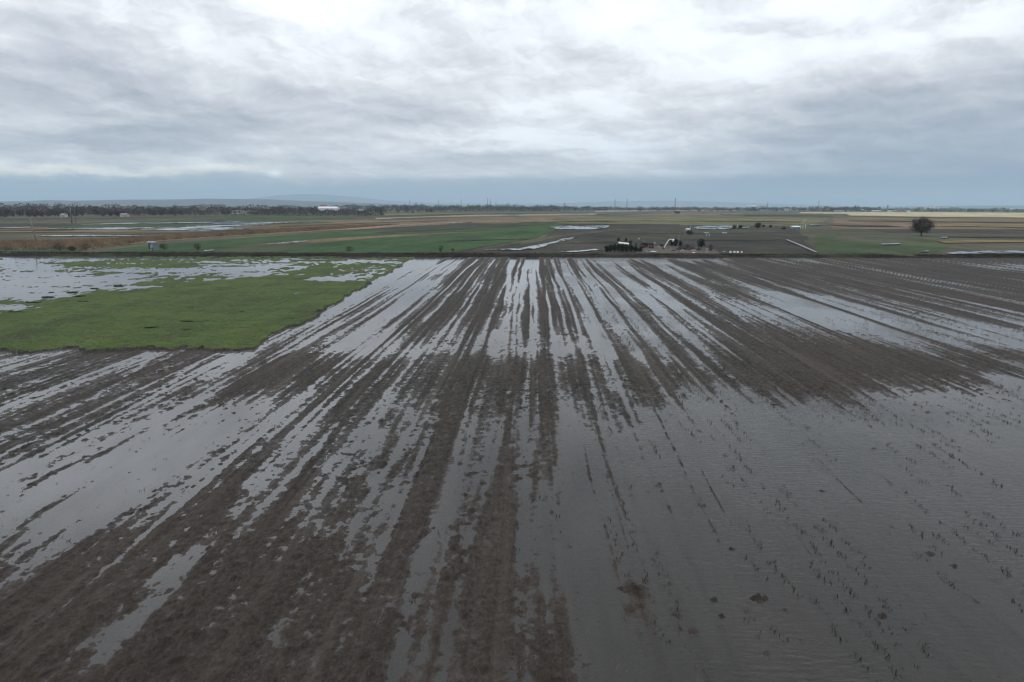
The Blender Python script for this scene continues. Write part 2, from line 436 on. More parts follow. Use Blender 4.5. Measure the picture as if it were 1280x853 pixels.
# single wheel tracks, furrows and clod ridges (photo polylines -> metres; height change in metres, width in metres)
LINES = [
    # bright standing-water furrows (negative = lower)
    (-.05, .55, [(632, 420), (640, 390), (646, 360), (652, 322)]),
    (-.05, .6, [(604, 590), (622, 520)]), (-.04, .6, [(650, 420), (652, 372), (655, 322)]),
    (-.05, .8, [(763, 480), (742, 420), (724, 370), (700, 322)]),
    (-.05, .8, [(775, 490), (755, 430), (738, 390), (716, 345), (706, 322)]),
    (-.05, .9, [(800, 450), (780, 420), (757, 385), (738, 355), (722, 322)]),
    (-.045, .8, [(833, 450), (800, 405), (768, 365), (735, 322)]),
    (-.045, .8, [(880, 460), (840, 412), (800, 372), (752, 322)]),
    (-.045, .8, [(905, 440), (860, 400), (815, 357), (770, 322)]),
    (-.04, .7, [(990, 440), (930, 398), (870, 357), (815, 322)]),
    (-.04, .6, [(870, 345), (850, 335), (822, 322)]), (-.04, .8, [(960, 352), (930, 340), (900, 331)]),
    (-.045, .8, [(1020, 347), (970, 336), (935, 331)]), (-.04, .8, [(1165, 352), (1120, 343), (1075, 334)]),
    (-.05, .9, [(0, 735), (150, 632), (270, 550)]), (-.04, .5, [(0, 655), (110, 592), (235, 505)]),
    (-.045, .6, [(0, 600), (90, 560), (160, 525), (215, 500)]), (-.04, .6, [(0, 512), (60, 488)]),
    (-.04, .5, [(0, 545), (70, 517), (150, 478), (185, 452)]), (-.04, .5, [(160, 515), (200, 490), (245, 455)]),
    (-.045, .7, [(180, 500), (240, 470), (275, 452)]), (-.05, .9, [(265, 472), (290, 460), (305, 452)]),
    (-.04, .5, [(130, 455), (200, 452), (230, 455)]), (-.035, .4, [(0, 470), (50, 460), (110, 452), (185, 449)]),
    (-.045, .6, [(340, 450), (380, 430), (430, 400)]), (-.04, .5, [(350, 440), (400, 405), (470, 365)]),
    (-.05, .7, [(410, 590), (450, 540), (485, 490)]), (-.05, .55, [(480, 590), (520, 540), (545, 490)]),
    (-.045, .5, [(535, 400), (560, 370), (590, 335), (598, 322)]), (-.04, .5, [(500, 475), (525, 440), (570, 400)]),
    (-.045, .45, [(575, 400), (600, 355), (615, 330)]), (-.04, .4, [(610, 360), (626, 322)]),
    (-.05, .5, [(540, 690), (560, 640), (575, 590), (590, 530)]), (-.045, .5, [(497, 853), (515, 760), (535, 690)]),
    (-.05, .6, [(470, 700), (487, 650), (505, 600)]), (-.04, .4, [(1225, 405), (1150, 385), (1060, 362)]),
    (-.04, .4, [(1280, 425), (1180, 398), (1080, 375)]), (-.05, .8, [(1280, 440), (1190, 415), (1080, 385), (970, 357)]),
    (.05, .7, [(656, 425), (656, 322)]), (.06, .9, [(620, 405), (634, 322)]), (.04, .6, [(684, 420), (676, 322)]),
    # ridges of turned soil (positive)
    (.05, .5, [(430, 520), (380, 600), (330, 660)]), (.06, .6, [(345, 560), (300, 605), (250, 665), (215, 700)]),
    (.05, .8, [(350, 450), (260, 505), (170, 545), (60, 600), (0, 640)]), (.05, .5, [(640, 853), (645, 760), (640, 640), (632, 520)]),
    (.05, .35, [(612, 853), (625, 720), (632, 600)]), (.085, .16, [(811, 723), (795, 680), (775, 625), (755, 570), (745, 530)]),
    (.075, .16, [(840, 640), (812, 570), (790, 510)]), (.085, .15, [(936, 749), (893, 665), (850, 577), (822, 520)]), (.07, .13, [(905, 640), (880, 592), (850, 530)]),
    (.05, .3, [(690, 853), (692, 800), (685, 755)]), (.075, .13, [(772, 712), (757, 660), (742, 610), (732, 570)]), (.07, .12, [(790, 700), (775, 650), (760, 600)]),
    (.07, .14, [(1132, 687), (1090, 642), (1046, 597), (1000, 550)]), (.06, .12, [(1110, 690), (1060, 635), (1010, 585)]),
    (.07, .12, [(1085, 790), (1045, 735), (1005, 680), (965, 630)]), (.06, .12, [(1180, 742), (1140, 704), (1105, 670)]),
    (.07, .12, [(740, 740), (735, 690), (722, 620), (712, 560)]), (.06, .12, [(1280, 745), (1230, 705), (1180, 660), (1110, 600)]),
    (.06, .12, [(1050, 790), (1020, 740), (985, 685)]), (.065, .12, [(880, 853), (860, 800), (838, 745)]), (.06, .12, [(1150, 580), (1090, 535), (1030, 495)]),
    (.05, .35, [(832, 800), (818, 770), (800, 742)]), (.05, .4, [(430, 640), (470, 580), (500, 520)]),
    (.05, .5, [(0, 690), (50, 640), (110, 610)]), (.04, .4, [(0, 628), (70, 590), (130, 565)]),
    (.05, .5, [(560, 500), (545, 560), (520, 640), (505, 720)]), (.05, .3, [(700, 640), (690, 560), (686, 500)]),
]


def seg_field(X, Y):
    D = np.zeros_like(X)
    wob = fbm(X * 0 + 3.1, Y * 0.12, 77, 3) * 0.5 + fbm(X * .5, Y * 0.8, 78, 2) * 0.22
    brk = fbm(X / .8, Y / .55, 79, 2) * 1.1 + fbm(X / 4, Y / 5, 80, 2) * .5
    for amp, wd, pts in LINES:
        g = np.array([G(*p) for p in pts])
        g = g[np.argsort(g[:, 1])]
        thin = amp > 0 and wd < .3
        xc = np.interp(Y, g[:, 1], g[:, 0]) + wob * (.22 if thin else .8)
        inside = np.clip((Y - g[0, 1]) / (0.06 * g[0, 1]) + 1, 0, 1) * np.clip((g[-1, 1] - Y) / (0.06 * g[-1, 1]) + 1, 0, 1)
        D += amp * (np.clip(1.25 * (.62 + brk), 0, 1.15) if thin else 1.0) * np.exp(-((X - xc) / (wd * 0.5 * np.maximum(1, Y / 90))) ** 2) * inside
    return D


def build_near():
    na, nu = 840, 1640
    a = np.linspace(R(50), R(4.05), na)
    ys = H / np.tan(a)
    us = np.linspace(-1.05, 1.05, nu)
    Y, U = np.meshgrid(ys, us, indexing='ij')
    X = U * Y
    # the far edge of the field follows the dyke
    W = table_eval(T, X + fbm(X * .15, Y * .06, 5, 3) * 1.0, Y * (1 + 0.05 * fbm(X * .5, Y * .05, 9, 3)))
    Wm = table_eval(TM, X + fbm(X * .1, Y * .1, 6, 3) * 3.0, Y * (1 + 0.03 * fbm(X * .12, Y * .05, 19, 4)))
    wobx = fbm(Y * .03, Y * 0 + 2, 41, 3) * 0.6
    Xs = X + wobx
    dist = np.clip((Y - 40) / 110, 0, 1)
    far = np.clip((Y - 22) / 50, 0, 1)
    stripes = (fbm(Xs / 3.1, Y / 140, 21, 1) * (.045 - .015 * far) + fbm(Xs / 1.05, Y / 80, 22, 1) * .068 * (.75 + .8 * dist + .2 * far)
               + fbm(Xs / .5, Y / 40, 23, 1) * (.050 + .045 * far) + fbm(Xs / .28, Y / 7, 29, 1) * .018)
    rowi = np.floor(Xs / .7)
    rph = (Xs / .7 - rowi)
    rdep = vn(rowi * 7.31, Y / 45, 28) + .55 * vn(rowi * 3.7, Y / 6, 27)
    rows = (np.sin(rph * np.pi) ** .7 - .62) * (.034 + .010 * dist + .055 * rdep * (.95 + .55 * far))
    clods = (fbm(X / .55, Y / 1.0, 24, 2) * .032 + fbm(X / .22, Y / .28, 25, 2) * .042
             + np.abs(fbm(X / .11, Y / .13, 26, 2)) * .040 - .006
             + np.clip(fbm(X / .30, Y / .38, 33, 2) - .24, 0, 1) * (.30 + .12 * far) * (vn(X / 3, Y / 5, 34) + .45))
    big = fbm(X / 9, Y / 16, 27, 3) * .022
    near0 = 1 - np.clip((Y - 20) / 40, 0, 1)
    wet = np.clip((W - .8) / .2, 0, 1)
    base = (0.50 + .03 * dist - .05 * near0 - W) * (0.125 + 0.055 * dist) - wet * .012
    near = 1 - np.clip((Y - 20) / 40, 0, 1)
    mid = np.clip((Y - 32) / 55, 0, 1)
    clods = clods * (1 + .7 * near * np.clip((.55 - W) * 3, 0, 1)) * (1 - .35 * mid)
    ruts = 0
    for xr, sgn in ((-31, 1), (-24.6, 1), (-18.2, -1), (-13.1, 1), (-8.9, -1), (-5.1, 1), (-1.0, 1), (1.9, -1), (5.2, 1), (8.8, -1), (12.6, 1), (17.7, 1), (23, -1), (30, 1), (37, 1), (45, -1), (54, 1)):
        xw = X - xr - fbm(Y * .02 + xr, Y * 0 + xr, 44, 2) * 1.2
        for dx in (-.9, .9):
            q_ = (xw - dx) / .16
            ruts = ruts - sgn * .035 * np.exp(-q_ ** 2 * (1 / np.maximum(1, Y / 70) ** 2)) + .025 * np.exp(-(np.abs(xw - dx) - .3) ** 2 / .012)
    clods = clods + ruts
    Z = base + stripes * (1 - .45 * wet) + clods * (1 - .4 * dist) * (1 - .25 * wet) + rows + big * (1 - .5 * wet) + seg_field(X, Y)
    Wm = Wm * (1 - .12 * np.clip((Y - 95) / 20, 0, 1) * (X > -95))
    zm = (0.50 - Wm) * (0.12 + .15 * np.clip((.35 - Wm) * 5, 0, 1)) + fbm(X / 4, Y / 5, 31, 4) * .06 + fbm(X / .8, Y / 1.6, 35, 3) * .10 + fbm(X / 12, Y / 3.0, 36, 3) * .08
    # which corner of the plain is meadow (left of the boundary that runs along the rows)
    PX = np.array([G(318, 438), G(400, 391), G(470, 350), G(523, 320)])
    xb = np.interp(Y, PX[:, 1], PX[:, 0]) + fbm(X * 0, Y / 6, 51, 3) * .8
    c0, c1 = G(0, 440), G(318, 438)
    yb = c0[1] + (X - c0[0]) * (c1[1] - c0[1]) / (c1[0] - c0[0]) + fbm(X / 3, X * 0, 52, 3) * 2.2
    meadow = (X < xb) & (Y > yb)
    # a low grassy bank where the meadow meets the ploughed land
    edge = np.minimum(np.abs(X - xb) / 1.2, np.abs(Y - yb) / 1.6)
    yb = yb + fbm(X / .7, Y / .7, 53, 2) * 1.4
    xb = xb + fbm(X / .7, Y / 2.0, 54, 2) * .9
    meadow = (X < xb) & (Y > yb)
    Z2 = np.where(meadow, zm + .08 * np.exp(-edge ** 2), Z - .0 * edge)
    Z2 = np.where(Z2 < 0, -.14 * np.tanh(-Z2 / .14), Z2)
    V = np.stack([X, Y, Z2], -1).reshape(-1, 3)
    idx = np.arange(na * nu).reshape(na, nu)
    q = np.stack([idx[:-1, :-1], idx[:-1, 1:], idx[1:, 1:], idx[1:, :-1]], -1).reshape(-1, 4)
    # keep only what stands above or just under the water
    zz = V[:, 2][q].max(1)
    keep = zz > -9
    mq = meadow.reshape(-1)[q[:, 0]]
    for nm, sel, mt, lab, cat in (
            ('ploughed_field', keep & ~mq, mud_material(), 'brown ploughed mud with long ridges rising out of the flood water', 'field'),
            ('meadow', keep & mq, meadow_material(), 'bright green waterlogged meadow left of the ploughed mud', 'meadow')):
        f = q[sel]
        used, inv = np.unique(f.ravel(), return_inverse=True)
        me = fast_mesh(nm, V[used], inv.reshape(-1, 4), mt, True)
        tag(link(nm, me), lab, cat, kind='structure')
        if nm == 'meadow':
            vv = V[used]; vv = vv[vv[:, 2] > -.01]
            rg = np.random.default_rng(4)
            global GRASS_AT
            GRASS_AT = vv[rg.choice(len(vv), 26000, replace=False)] + rg.normal(0, .06, (26000, 3)) * [1, 1, 0]
    return


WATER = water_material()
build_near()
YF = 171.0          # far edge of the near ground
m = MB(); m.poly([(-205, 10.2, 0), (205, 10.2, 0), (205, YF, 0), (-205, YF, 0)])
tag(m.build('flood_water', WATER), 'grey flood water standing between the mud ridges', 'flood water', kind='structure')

# ------------------------------------------------------------------ the plain beyond
base_m = field_material('plain_earth', (0.085, 0.082, 0.054), (0.125, 0.115, 0.076))
m = MB()
S = 45000
m.poly([(-S, -300, -0.6), (S, -300, -0.6), (S, YF, -0.6), (-S, YF, -0.6)])
m.poly([(-S, YF, 0.02), (S, YF, 0.02), (S, S, 0.02), (-S, S, 0.02)])
m.poly([(-S, YF, -0.6), (S, YF, -0.6), (S, YF, 0.02), (-S, YF, 0.02)])
tag(m.build('ground', base_m), 'wide flat farmland plain reaching the horizon', 'ground', kind='structure')

LAYER = [0]


def sheet(name, pts, material, label, cat='field', rag=0.25, lift=None, kind='structure'):
    """a field drawn on the plain: polygon with slightly ragged edges, a few centimetres proud of the one below"""
    LAYER[0] += 1
    L = LAYER[0]
    g = [G(*p) for p in pts]
    out = []
    for i in range(len(g)):
        a, b = g[i], g[(i + 1) % len(g)]
        ln = np.linalg.norm(b - a)
        n = int(max(2, min(60, ln / 5)))
        nrm = np.array([-(b - a)[1], (b - a)[0]]) / max(ln, 1e-6)
        for k in range(n):
            t = k / n
            p = a + (b - a) * t
            if k: p = p + nrm * rag * ln * 0.035 * float(vn(np.array([p[0] * .06]), np.array([p[1] * .06]), L)[0]) * 2 * math.sin(math.pi * t) ** .5
            out.append(p)
    me_pts = [(p[0], max(p[1], YF + 0.1), 0.02 + 0.004 * L + 8e-6 * math.hypot(*p) * L) for p in out]
    from mathutils.geometry import tessellate_polygon
    tris = tessellate_polygon([[Vector((p[0], p[1], 0)) for p in me_pts]])
    me = bpy.data.meshes.new(name); me.from_pydata(me_pts, [], [tuple(t) for t in tris]); me.update()
    # all faces up
    for p in me.polygons:
        if p.normal.z < 0: p.flip()
    me.materials.append(material)
    return tag(link(name, me), label, cat, kind=kind)


GREEN = field_material('winter_wheat_green', (0.036, 0.074, 0.026), (0.052, 0.096, 0.034))
GREEN2 = field_material('dull_green', (0.046, 0.068, 0.030), (0.078, 0.094, 0.044))
OLIVE = field_material('olive_grass', (0.110, 0.118, 0.056), (0.155, 0.150, 0.078))
DARK = field_material('dark_tilled_soil', (0.042, 0.039, 0.032), (0.064, 0.059, 0.047))
GREYG = field_material('grey_green_stubble', (0.070, 0.069, 0.044), (0.105, 0.098, 0.064))
BROWN = field_material('brown_stubble', (0.145, 0.105, 0.064), (0.200, 0.148, 0.092))
TAN = field_material('dry_reed_ground', (0.165, 0.125, 0.080), (0.235, 0.180, 0.115))
STRAW = field_material('pale_straw', (0.42, 0.37, 0.22), (0.55, 0.48, 0.30))
TRACK = field_material('pale_dirt_track', (0.26, 0.22, 0.17), (0.36, 0.31, 0.25))
STUBT = field_material('sandy_track', (0.16, 0.15, 0.09), (0.22, 0.20, 0.12))
DITCH = field_material('ditch_earth', (0.022, 0.020, 0.016), (0.040, 0.034, 0.026))
YARD = field_material('yard_gravel', (0.085, 0.075, 0.066), (0.13, 0.115, 0.10))

# far bands first
sheet('field', [(-300, 275), (520, 275), (760, 268), (1500, 270), (1500, 266), (-300, 266)], GREYG, 'grey-green strip of stubble before the far treeline')
sheet('field', [(470, 272), (600, 269), (745, 266), (690, 263.5), (560, 264), (470, 267)], GREEN2, 'dull green strip right of the white hall')
sheet('field', [(1020, 273), (1500, 277), (1500, 269), (1020, 266)], GREEN2, 'thin green strip under the pale straw field')
sheet('straw_field', [(1000, 268.2), (1090, 270.2), (1280, 272.2), (1500, 273.8), (1500, 267.0), (1280, 266.2), (1130, 265.2), (1000, 265.6)], STRAW, 'long pale yellow straw field at the right horizon')
sheet('field', [(1040, 287), (1500, 290), (1500, 274.5), (1040, 272)], BROWN, 'brown stubble field behind the lone round tree')
sheet('field', [(640, 281), (1010, 283), (1040, 273), (860, 270.5), (720, 271.5), (640, 275)], OLIVE, 'olive yellow grass field in the middle distance')
sheet('field', [(780, 269.5), (900, 270), (1030, 270), (1030, 267), (840, 266)], BROWN, 'brown strip around the tall mast')
sheet('field', [(930, 271), (1060, 273), (1060, 267.5), (930, 267)], GREYG, 'grey strip in front of the long white warehouse')
sheet('field', [(990, 318.5), (1500, 323), (1500, 288), (1000, 286)], GREYG, 'grey-green rough ground right of the farmyard')
sheet('field', [(1110, 291.5), (1500, 294), (1500, 288.5), (1080, 286.5)], DARK, 'dark damp band behind the lone round tree')
sheet('field', [(1015, 318.5), (1165, 319), (1190, 308), (1150, 298), (1060, 292), (1020, 294)], GREEN2, 'green patch right of the white kerb line')
sheet('field', [(1040, 300), (1080, 302), (1150, 303), (1130, 296), (1060, 291)], GREYG, 'grey trampled ground in the green patch')
# left side
sheet('field', [(-300, 283), (140, 279), (300, 277), (440, 274), (460, 268), (330, 267), (200, 273), (-300, 275)], GREEN2, 'green strip below the left treeline')
sheet('field', [(120, 278.5), (200, 275.5), (280, 273.5), (280, 271), (100, 273), (-300, 276), (-300, 279), (80, 279.5)], GREYG, 'grey fallow strip below the left treeline')
sheet('field', [(-300, 286), (-300, 281.5), (85, 280), (140, 281.5), (85, 284)], DARK, 'dark wet strip left of the two poles')
sheet('field', [(-300, 294), (60, 290.5), (250, 291), (440, 283.5), (480, 275.5), (390, 276), (230, 283), (-300, 286)], BROWN, 'brown strip between the flooded strips')
sheet('field', [(60, 288.0), (200, 286), (330, 282), (420, 279), (395, 277), (300, 280), (140, 281), (60, 284)], GREEN2, 'green strip between two flooded strips')
sheet('field', [(-300, 306), (-300, 294), (60, 291), (260, 291), (160, 299), (60, 303)], GREYG, 'grey-green wet strip beside the leaning pole')
sheet('field', [(440, 284), (520, 279.5), (640, 275), (760, 271), (690, 270), (560, 273), (460, 278)], BROWN, 'brown strip running right from the white hall')
sheet('dry_grass', [(-300, 316), (-300, 305), (0, 302.5), (90, 301), (180, 297), (260, 291.5), (340, 287), (430, 282.5), (560, 278), (690, 273), (700, 275), (560, 281), (430, 288), (340, 293), (260, 298), (180, 304), (110, 312), (0, 314)], TAN, 'band of tan dry reeds curving across the left fields')
sheet('green_field', [(110, 318), (150, 311), (230, 304), (330, 296.5), (430, 290), (520, 285.5), (690, 278.5), (710, 281), (690, 290), (665, 299), (560, 317)], GREEN, 'large dark green winter wheat field beyond the meadow')
sheet('field', [(480, 290), (540, 286.5), (690, 279.5), (700, 278), (560, 281.5), (430, 288)], DARK, 'narrow dark ditch edge over the green wheat')
sheet('field', [(300, 308.5), (380, 305.5), (450, 299.5), (560, 292.5), (640, 289.5), (560, 291), (440, 297), (370, 301.5)], BROWN, 'thin brown seam through the green wheat')
sheet('green_strip', [(-300, 321), (-300, 316), (0, 313.5), (110, 311), (90, 318), (0, 319)], GREEN, 'green verge at the left end of the dyke')
# centre: dark tilled soil
sheet('tilled_field', [(545, 319), (640, 306), (680, 297), (705, 281), (870, 281.5), (985, 283.5), (1000, 290), (1025, 319)], DARK, 'dark tilled soil around the small farmyard')
sheet('field', [(650, 307), (700, 297), (770, 288.5), (860, 286), (770, 287), (700, 294), (650, 302)], GREYG, 'faint pale track across the dark soil')
sheet('farmyard', [(795, 317.5), (900, 318), (890, 311), (850, 308.5), (800, 309)], YARD, 'trampled grey yard of the small farm')
sheet('dirt_track', [(470, 274.5), (560, 271.5), (745, 269), (745, 267.4), (600, 269), (470, 273)], TRACK, 'pale dirt track across the middle distance')
sheet('dirt_track', [(744, 265.8), (830, 264.0), (930, 264.2), (930, 263.4), (830, 263.1), (744, 263.6)], TRACK, 'thin pale track before the far masts', rag=.05)
sheet('dirt_track', [(1000, 281.5), (1005, 281.5), (1008.5, 274.5), (1005, 274.5)], STUBT, 'short sandy track behind the little white hut', rag=.05)
for pts_, lab in (
        ([(-300, 275.2), (0, 273.6), (180, 272.4), (330, 270.2), (330, 270.9), (180, 273.4), (0, 274.9), (-300, 276.6)], 'dark ditch at the foot of the left treeline'),
        ([(-300, 303.2), (0, 301.6), (44, 300.8), (44, 302.6), (0, 303.6), (-300, 305.4)], 'dark ditch ending at the leaning pole'),
        ([(110, 294.6), (260, 290.4), (330, 286.8), (330, 287.5), (260, 291.4), (110, 295.6)], 'dark ditch above the tan reeds'),
        ([(0, 288.4), (90, 287.0), (95, 288.6), (0, 290.0)], 'dark wet seam at the left edge'),
        ([(350, 283.2), (450, 279.4), (560, 276.0), (560, 276.6), (450, 280.4), (350, 284.2)], 'dark seam above the reeds in the middle'),
        ([(470, 290.8), (560, 286.6), (660, 281.6), (700, 280.4), (660, 282.8), (560, 288.2), (470, 292.4)], 'dark seam across the top of the green wheat'),
        ([(900, 268.6), (1040, 270.2), (1040, 270.8), (900, 269.2)], 'dark seam under the industrial group'),
        ([(700, 280.2), (850, 281.0), (850, 281.9), (700, 281.3)], 'dark seam along the olive field'),
        ([(1060, 276.4), (1280, 278.4), (1500, 280.0), (1500, 280.8), (1280, 279.3), (1060, 277.0)], 'dark seam across the brown field'),
        ([(1180, 296.4), (1280, 296.8), (1500, 299), (1500, 300.5), (1280, 298.4), (1180, 297.2)], 'dark damp seam on the right'),
        ([(1030, 281.4), (1110, 282.6), (1130, 284.4), (1060, 283.6)], 'dark damp patch right of the little white hut'),
        ([(560, 301.5), (660, 299.0), (660, 299.8), (560, 302.6)], 'dark tramline at the wheat corner')):
    sheet('ditch', pts_, DARK, lab, 'ditch', rag=.12)
for pts_, lab in (
        ([(700, 300.5), (800, 297), (900, 297.5), (985, 299), (960, 302), (860, 301), (760, 304), (690, 306)], 'grey-green weedy patch in the dark soil behind the farmyard'),
        ([(770, 290.5), (860, 288.5), (960, 289), (975, 292), (880, 292.5), (780, 293.5)], 'faint weedy patch in front of the post fence')):
    sheet('field', pts_, field_material('weedy_soil', (0.046, 0.048, 0.030), (0.072, 0.074, 0.044)), lab, 'field', rag=.5)
OCHRE = field_material('ochre_weeds', (0.155, 0.120, 0.060), (0.21, 0.165, 0.085))
for pts_, lab in (
        ([(1150, 283), (1300, 285.5), (1500, 287.5), (1500, 284), (1280, 281), (1150, 280)], 'ochre weedy strip behind the round tree'),
        ([(650, 276.5), (800, 274.4), (1000, 275.8), (1000, 278), (800, 276.6), (650, 278.5)], 'ochre strip in the olive field'),
        ([(480, 268.4), (560, 266.8), (700, 265.8), (700, 266.5), (560, 268.2), (480, 270.4)], 'ochre strip under the middle wood'),
        ([(-300, 292), (0, 290.0), (120, 289.6), (120, 291.2), (0, 292), (-300, 294)], 'ochre strip at the left edge'),
        ([(1170, 302), (1280, 301), (1500, 303), (1500, 306), (1280, 304), (1180, 305)], 'ochre weedy strip near the right edge')):
    sheet('field', pts_, OCHRE, lab, 'field', rag=.3)
# standing water far out
def broken_water():
    m, nt, b = nodes('broken_flood_water')
    geo = nt.nodes.new('ShaderNodeNewGeometry'); P = geo.outputs['Position']
    b.inputs['Base Color'].default_value = (0.075, 0.07, 0.062, 1)
    b.inputs['Roughness'].default_value = 0.08; b.inputs['IOR'].default_value = 1.36
    d = nt.nodes.new('ShaderNodeBsdfDiffuse'); d.inputs[0].default_value = (0.06, 0.058, 0.04, 1)
    mx = nt.nodes.new('ShaderNodeMixShader')
    f = mathn(nt, 'ADD', mathn(nt, 'MULTIPLY', noise_node(nt, P, .06, (1, .35, 1), 6, .7), .6), mathn(nt, 'MULTIPLY', noise_node(nt, P, .5, (1, .3, 1), 4, .7), .4))
    nt.links.new(maprange(nt, f, .46, .56), mx.inputs[0])
    nt.links.new(b.outputs[0], mx.inputs[1]); nt.links.new(d.outputs[0], mx.inputs[2])
    nt.links.new(mx.outputs[0], nt.nodes['Material Output'].inputs['Surface'])
    return m


WET = broken_water()


def flood(pts, label, rag=0.6):
    return sheet('puddle', pts, WET, label, 'puddle', rag=rag)


flood([(90, 282.2), (150, 279.8), (210, 278.8), (300, 277.8), (300, 278.6), (220, 280.2), (150, 281.0)], 'thin flooded strip nearest the left treeline')
flood([(50, 286.8), (120, 285.8), (225, 284.6), (240, 283.2), (330, 281.0), (335, 282), (270, 284.2), (315, 286.4), (300, 288.2), (245, 289.6), (160, 288.0), (80, 287.6)], 'widest bright flooded strip in the left fields')
flood([(265, 280.0), (330, 278.4), (400, 278.6), (330, 280.6), (270, 281.0)], 'flooded streak left of the white hall')
flood([(250, 277.4), (290, 276.2), (296, 277.0), (255, 278.0)], 'small puddle on the far green strip')
flood([(45, 295.8), (110, 295.0), (185, 295.6), (120, 296.6), (60, 296.6)], 'thin long puddle right of the leaning pole')
flood([(0, 285), (38, 284.2), (38, 285.6), (0, 286.6)], 'flooded strip at the left edge')
flood([(330, 306.2), (352, 304.8), (385, 302.0), (382, 303.8), (360, 305.9)], 'small puddle inside the green wheat field')
flood([(255, 314.8), (268, 313.2), (266, 315), (256, 316)], 'tiny puddle beside the dark bush')
flood([(560, 279.5), (590, 278.2), (592, 279), (565, 280.2)], 'short puddle right of the tan reeds')
flood([(683, 285.8), (700, 283.4), (762, 283.0), (758, 285.6), (742, 287.8), (700, 287.6)], 'bright oblong pool on the dark soil')
flood([(600, 313.6), (650, 312.2), (675, 307.2), (716, 297.6), (722, 298.0), (700, 303.5), (668, 312.6), (650, 314.4)], 'white water line slanting across the dark soil')
flood([(700, 316.6), (735, 314.0), (753, 311.2), (750, 314.2), (720, 316.6)], 'puddle left of the evergreen hedge')
flood([(712, 267.6), (760, 267.2), (762, 268.0), (715, 268.4)], 'hairline puddle before the far masts')
flood([(620, 269.4), (640, 268.9), (660, 269.1), (640, 269.8)], 'hairline puddle on the far green strip')
flood([(866, 285.6), (880, 283.4), (922, 282.6), (920, 286.4), (900, 288.2), (872, 287.6)], 'bright pool behind the post fence')
flood([(924, 285.8), (936, 284.6), (937, 285.6), (926, 286.6)], 'small pool between two dark bushes')
flood([(1182, 318.2), (1200, 316.2), (1240, 315.2), (1300, 315.0), (1300, 318.6), (1230, 319), (1190, 319.4)], 'long pool at the right end of the dyke', rag=1)
flood([(1150, 315.8), (1160, 314.6), (1162, 316), (1152, 316.8)], 'small round puddle right of the green patch')
flood([(1176, 298.2), (1184, 297.6), (1184, 298.8), (1177, 299)], 'little puddle right of the round tree')
flood([(1100, 306.4), (1124, 305.6), (1126, 307), (1104, 307.4)], 'short puddle on the green patch')
flood([(1012, 281.2), (1024, 281.0), (1026, 282.8), (1014, 283.0)], 'small pool right of the little white hut')

# dyke and ditch along the far edge of the field
def dyke():
    n = 420
    a, b = G(-200, 318.5), G(1480, 323.0)
    V, Fq = [], []
    prof = [(-3.4, -.30), (-2.6, .10), (-1.8, .42), (-.9, .55), (0, .50), (.9, .30), (1.8, .04)]
    for i in range(n + 1):
        t = i / n
        p = np.array(a) * (1 - t) + np.array(b) * t
        for j, (dy, z) in enumerate(prof):
            e = float(vn(np.array([t * 160.]), np.array([j * 1.7]), 3)[0])
            e2 = float(vn(np.array([t * 30.]), np.array([j * .3]), 4)[0])
            V.append((p[0], p[1] + dy + e * .5, z * (1 + e2 * .8) + e * .18))
    k = len(prof)
    for i in range(n):
        for j in range(k - 1):
            Fq.append((i * k + j, (i + 1) * k + j, (i + 1) * k + j + 1, i * k + j + 1))
    me = fast_mesh('dyke', V, Fq, DITCH, True)
    tag(link('dyke', me), 'low dark earth dyke along the far edge of the flooded field', 'dyke', kind='structure')


dyke()


# ------------------------------------------------------------------ vegetation generators
def blades(centres, hgt, wid, n_per, spread, lean=0.35, seed=1):
    """thin upright triangles around each centre (numpy)"""
    r = np.random.default_rng(seed)
    c = np.repeat(np.asarray(centres, float), n_per, axis=0)
    n = len(c)
    off = r.normal(0, 1, (n, 2)) * spread
    ang = r.uniform(0, 2 * np.pi, n)
    h = hgt * r.uniform(.5, 1.25, n); w = wid * r.uniform(.6, 1.3, n)
    b = c.copy(); b[:, :2] += off
    d = np.stack([np.cos(ang), np.sin(ang), np.zeros(n)], -1) * w[:, None] / 2
    top = b.copy(); top[:, :2] += r.normal(0, 1, (n, 2)) * (h * lean)[:, None] * .5; top[:, 2] += h
    V = np.stack([b - d, b + d, top], 1).reshape(-1, 3)
    return V, np.arange(n * 3).reshape(-1, 3)


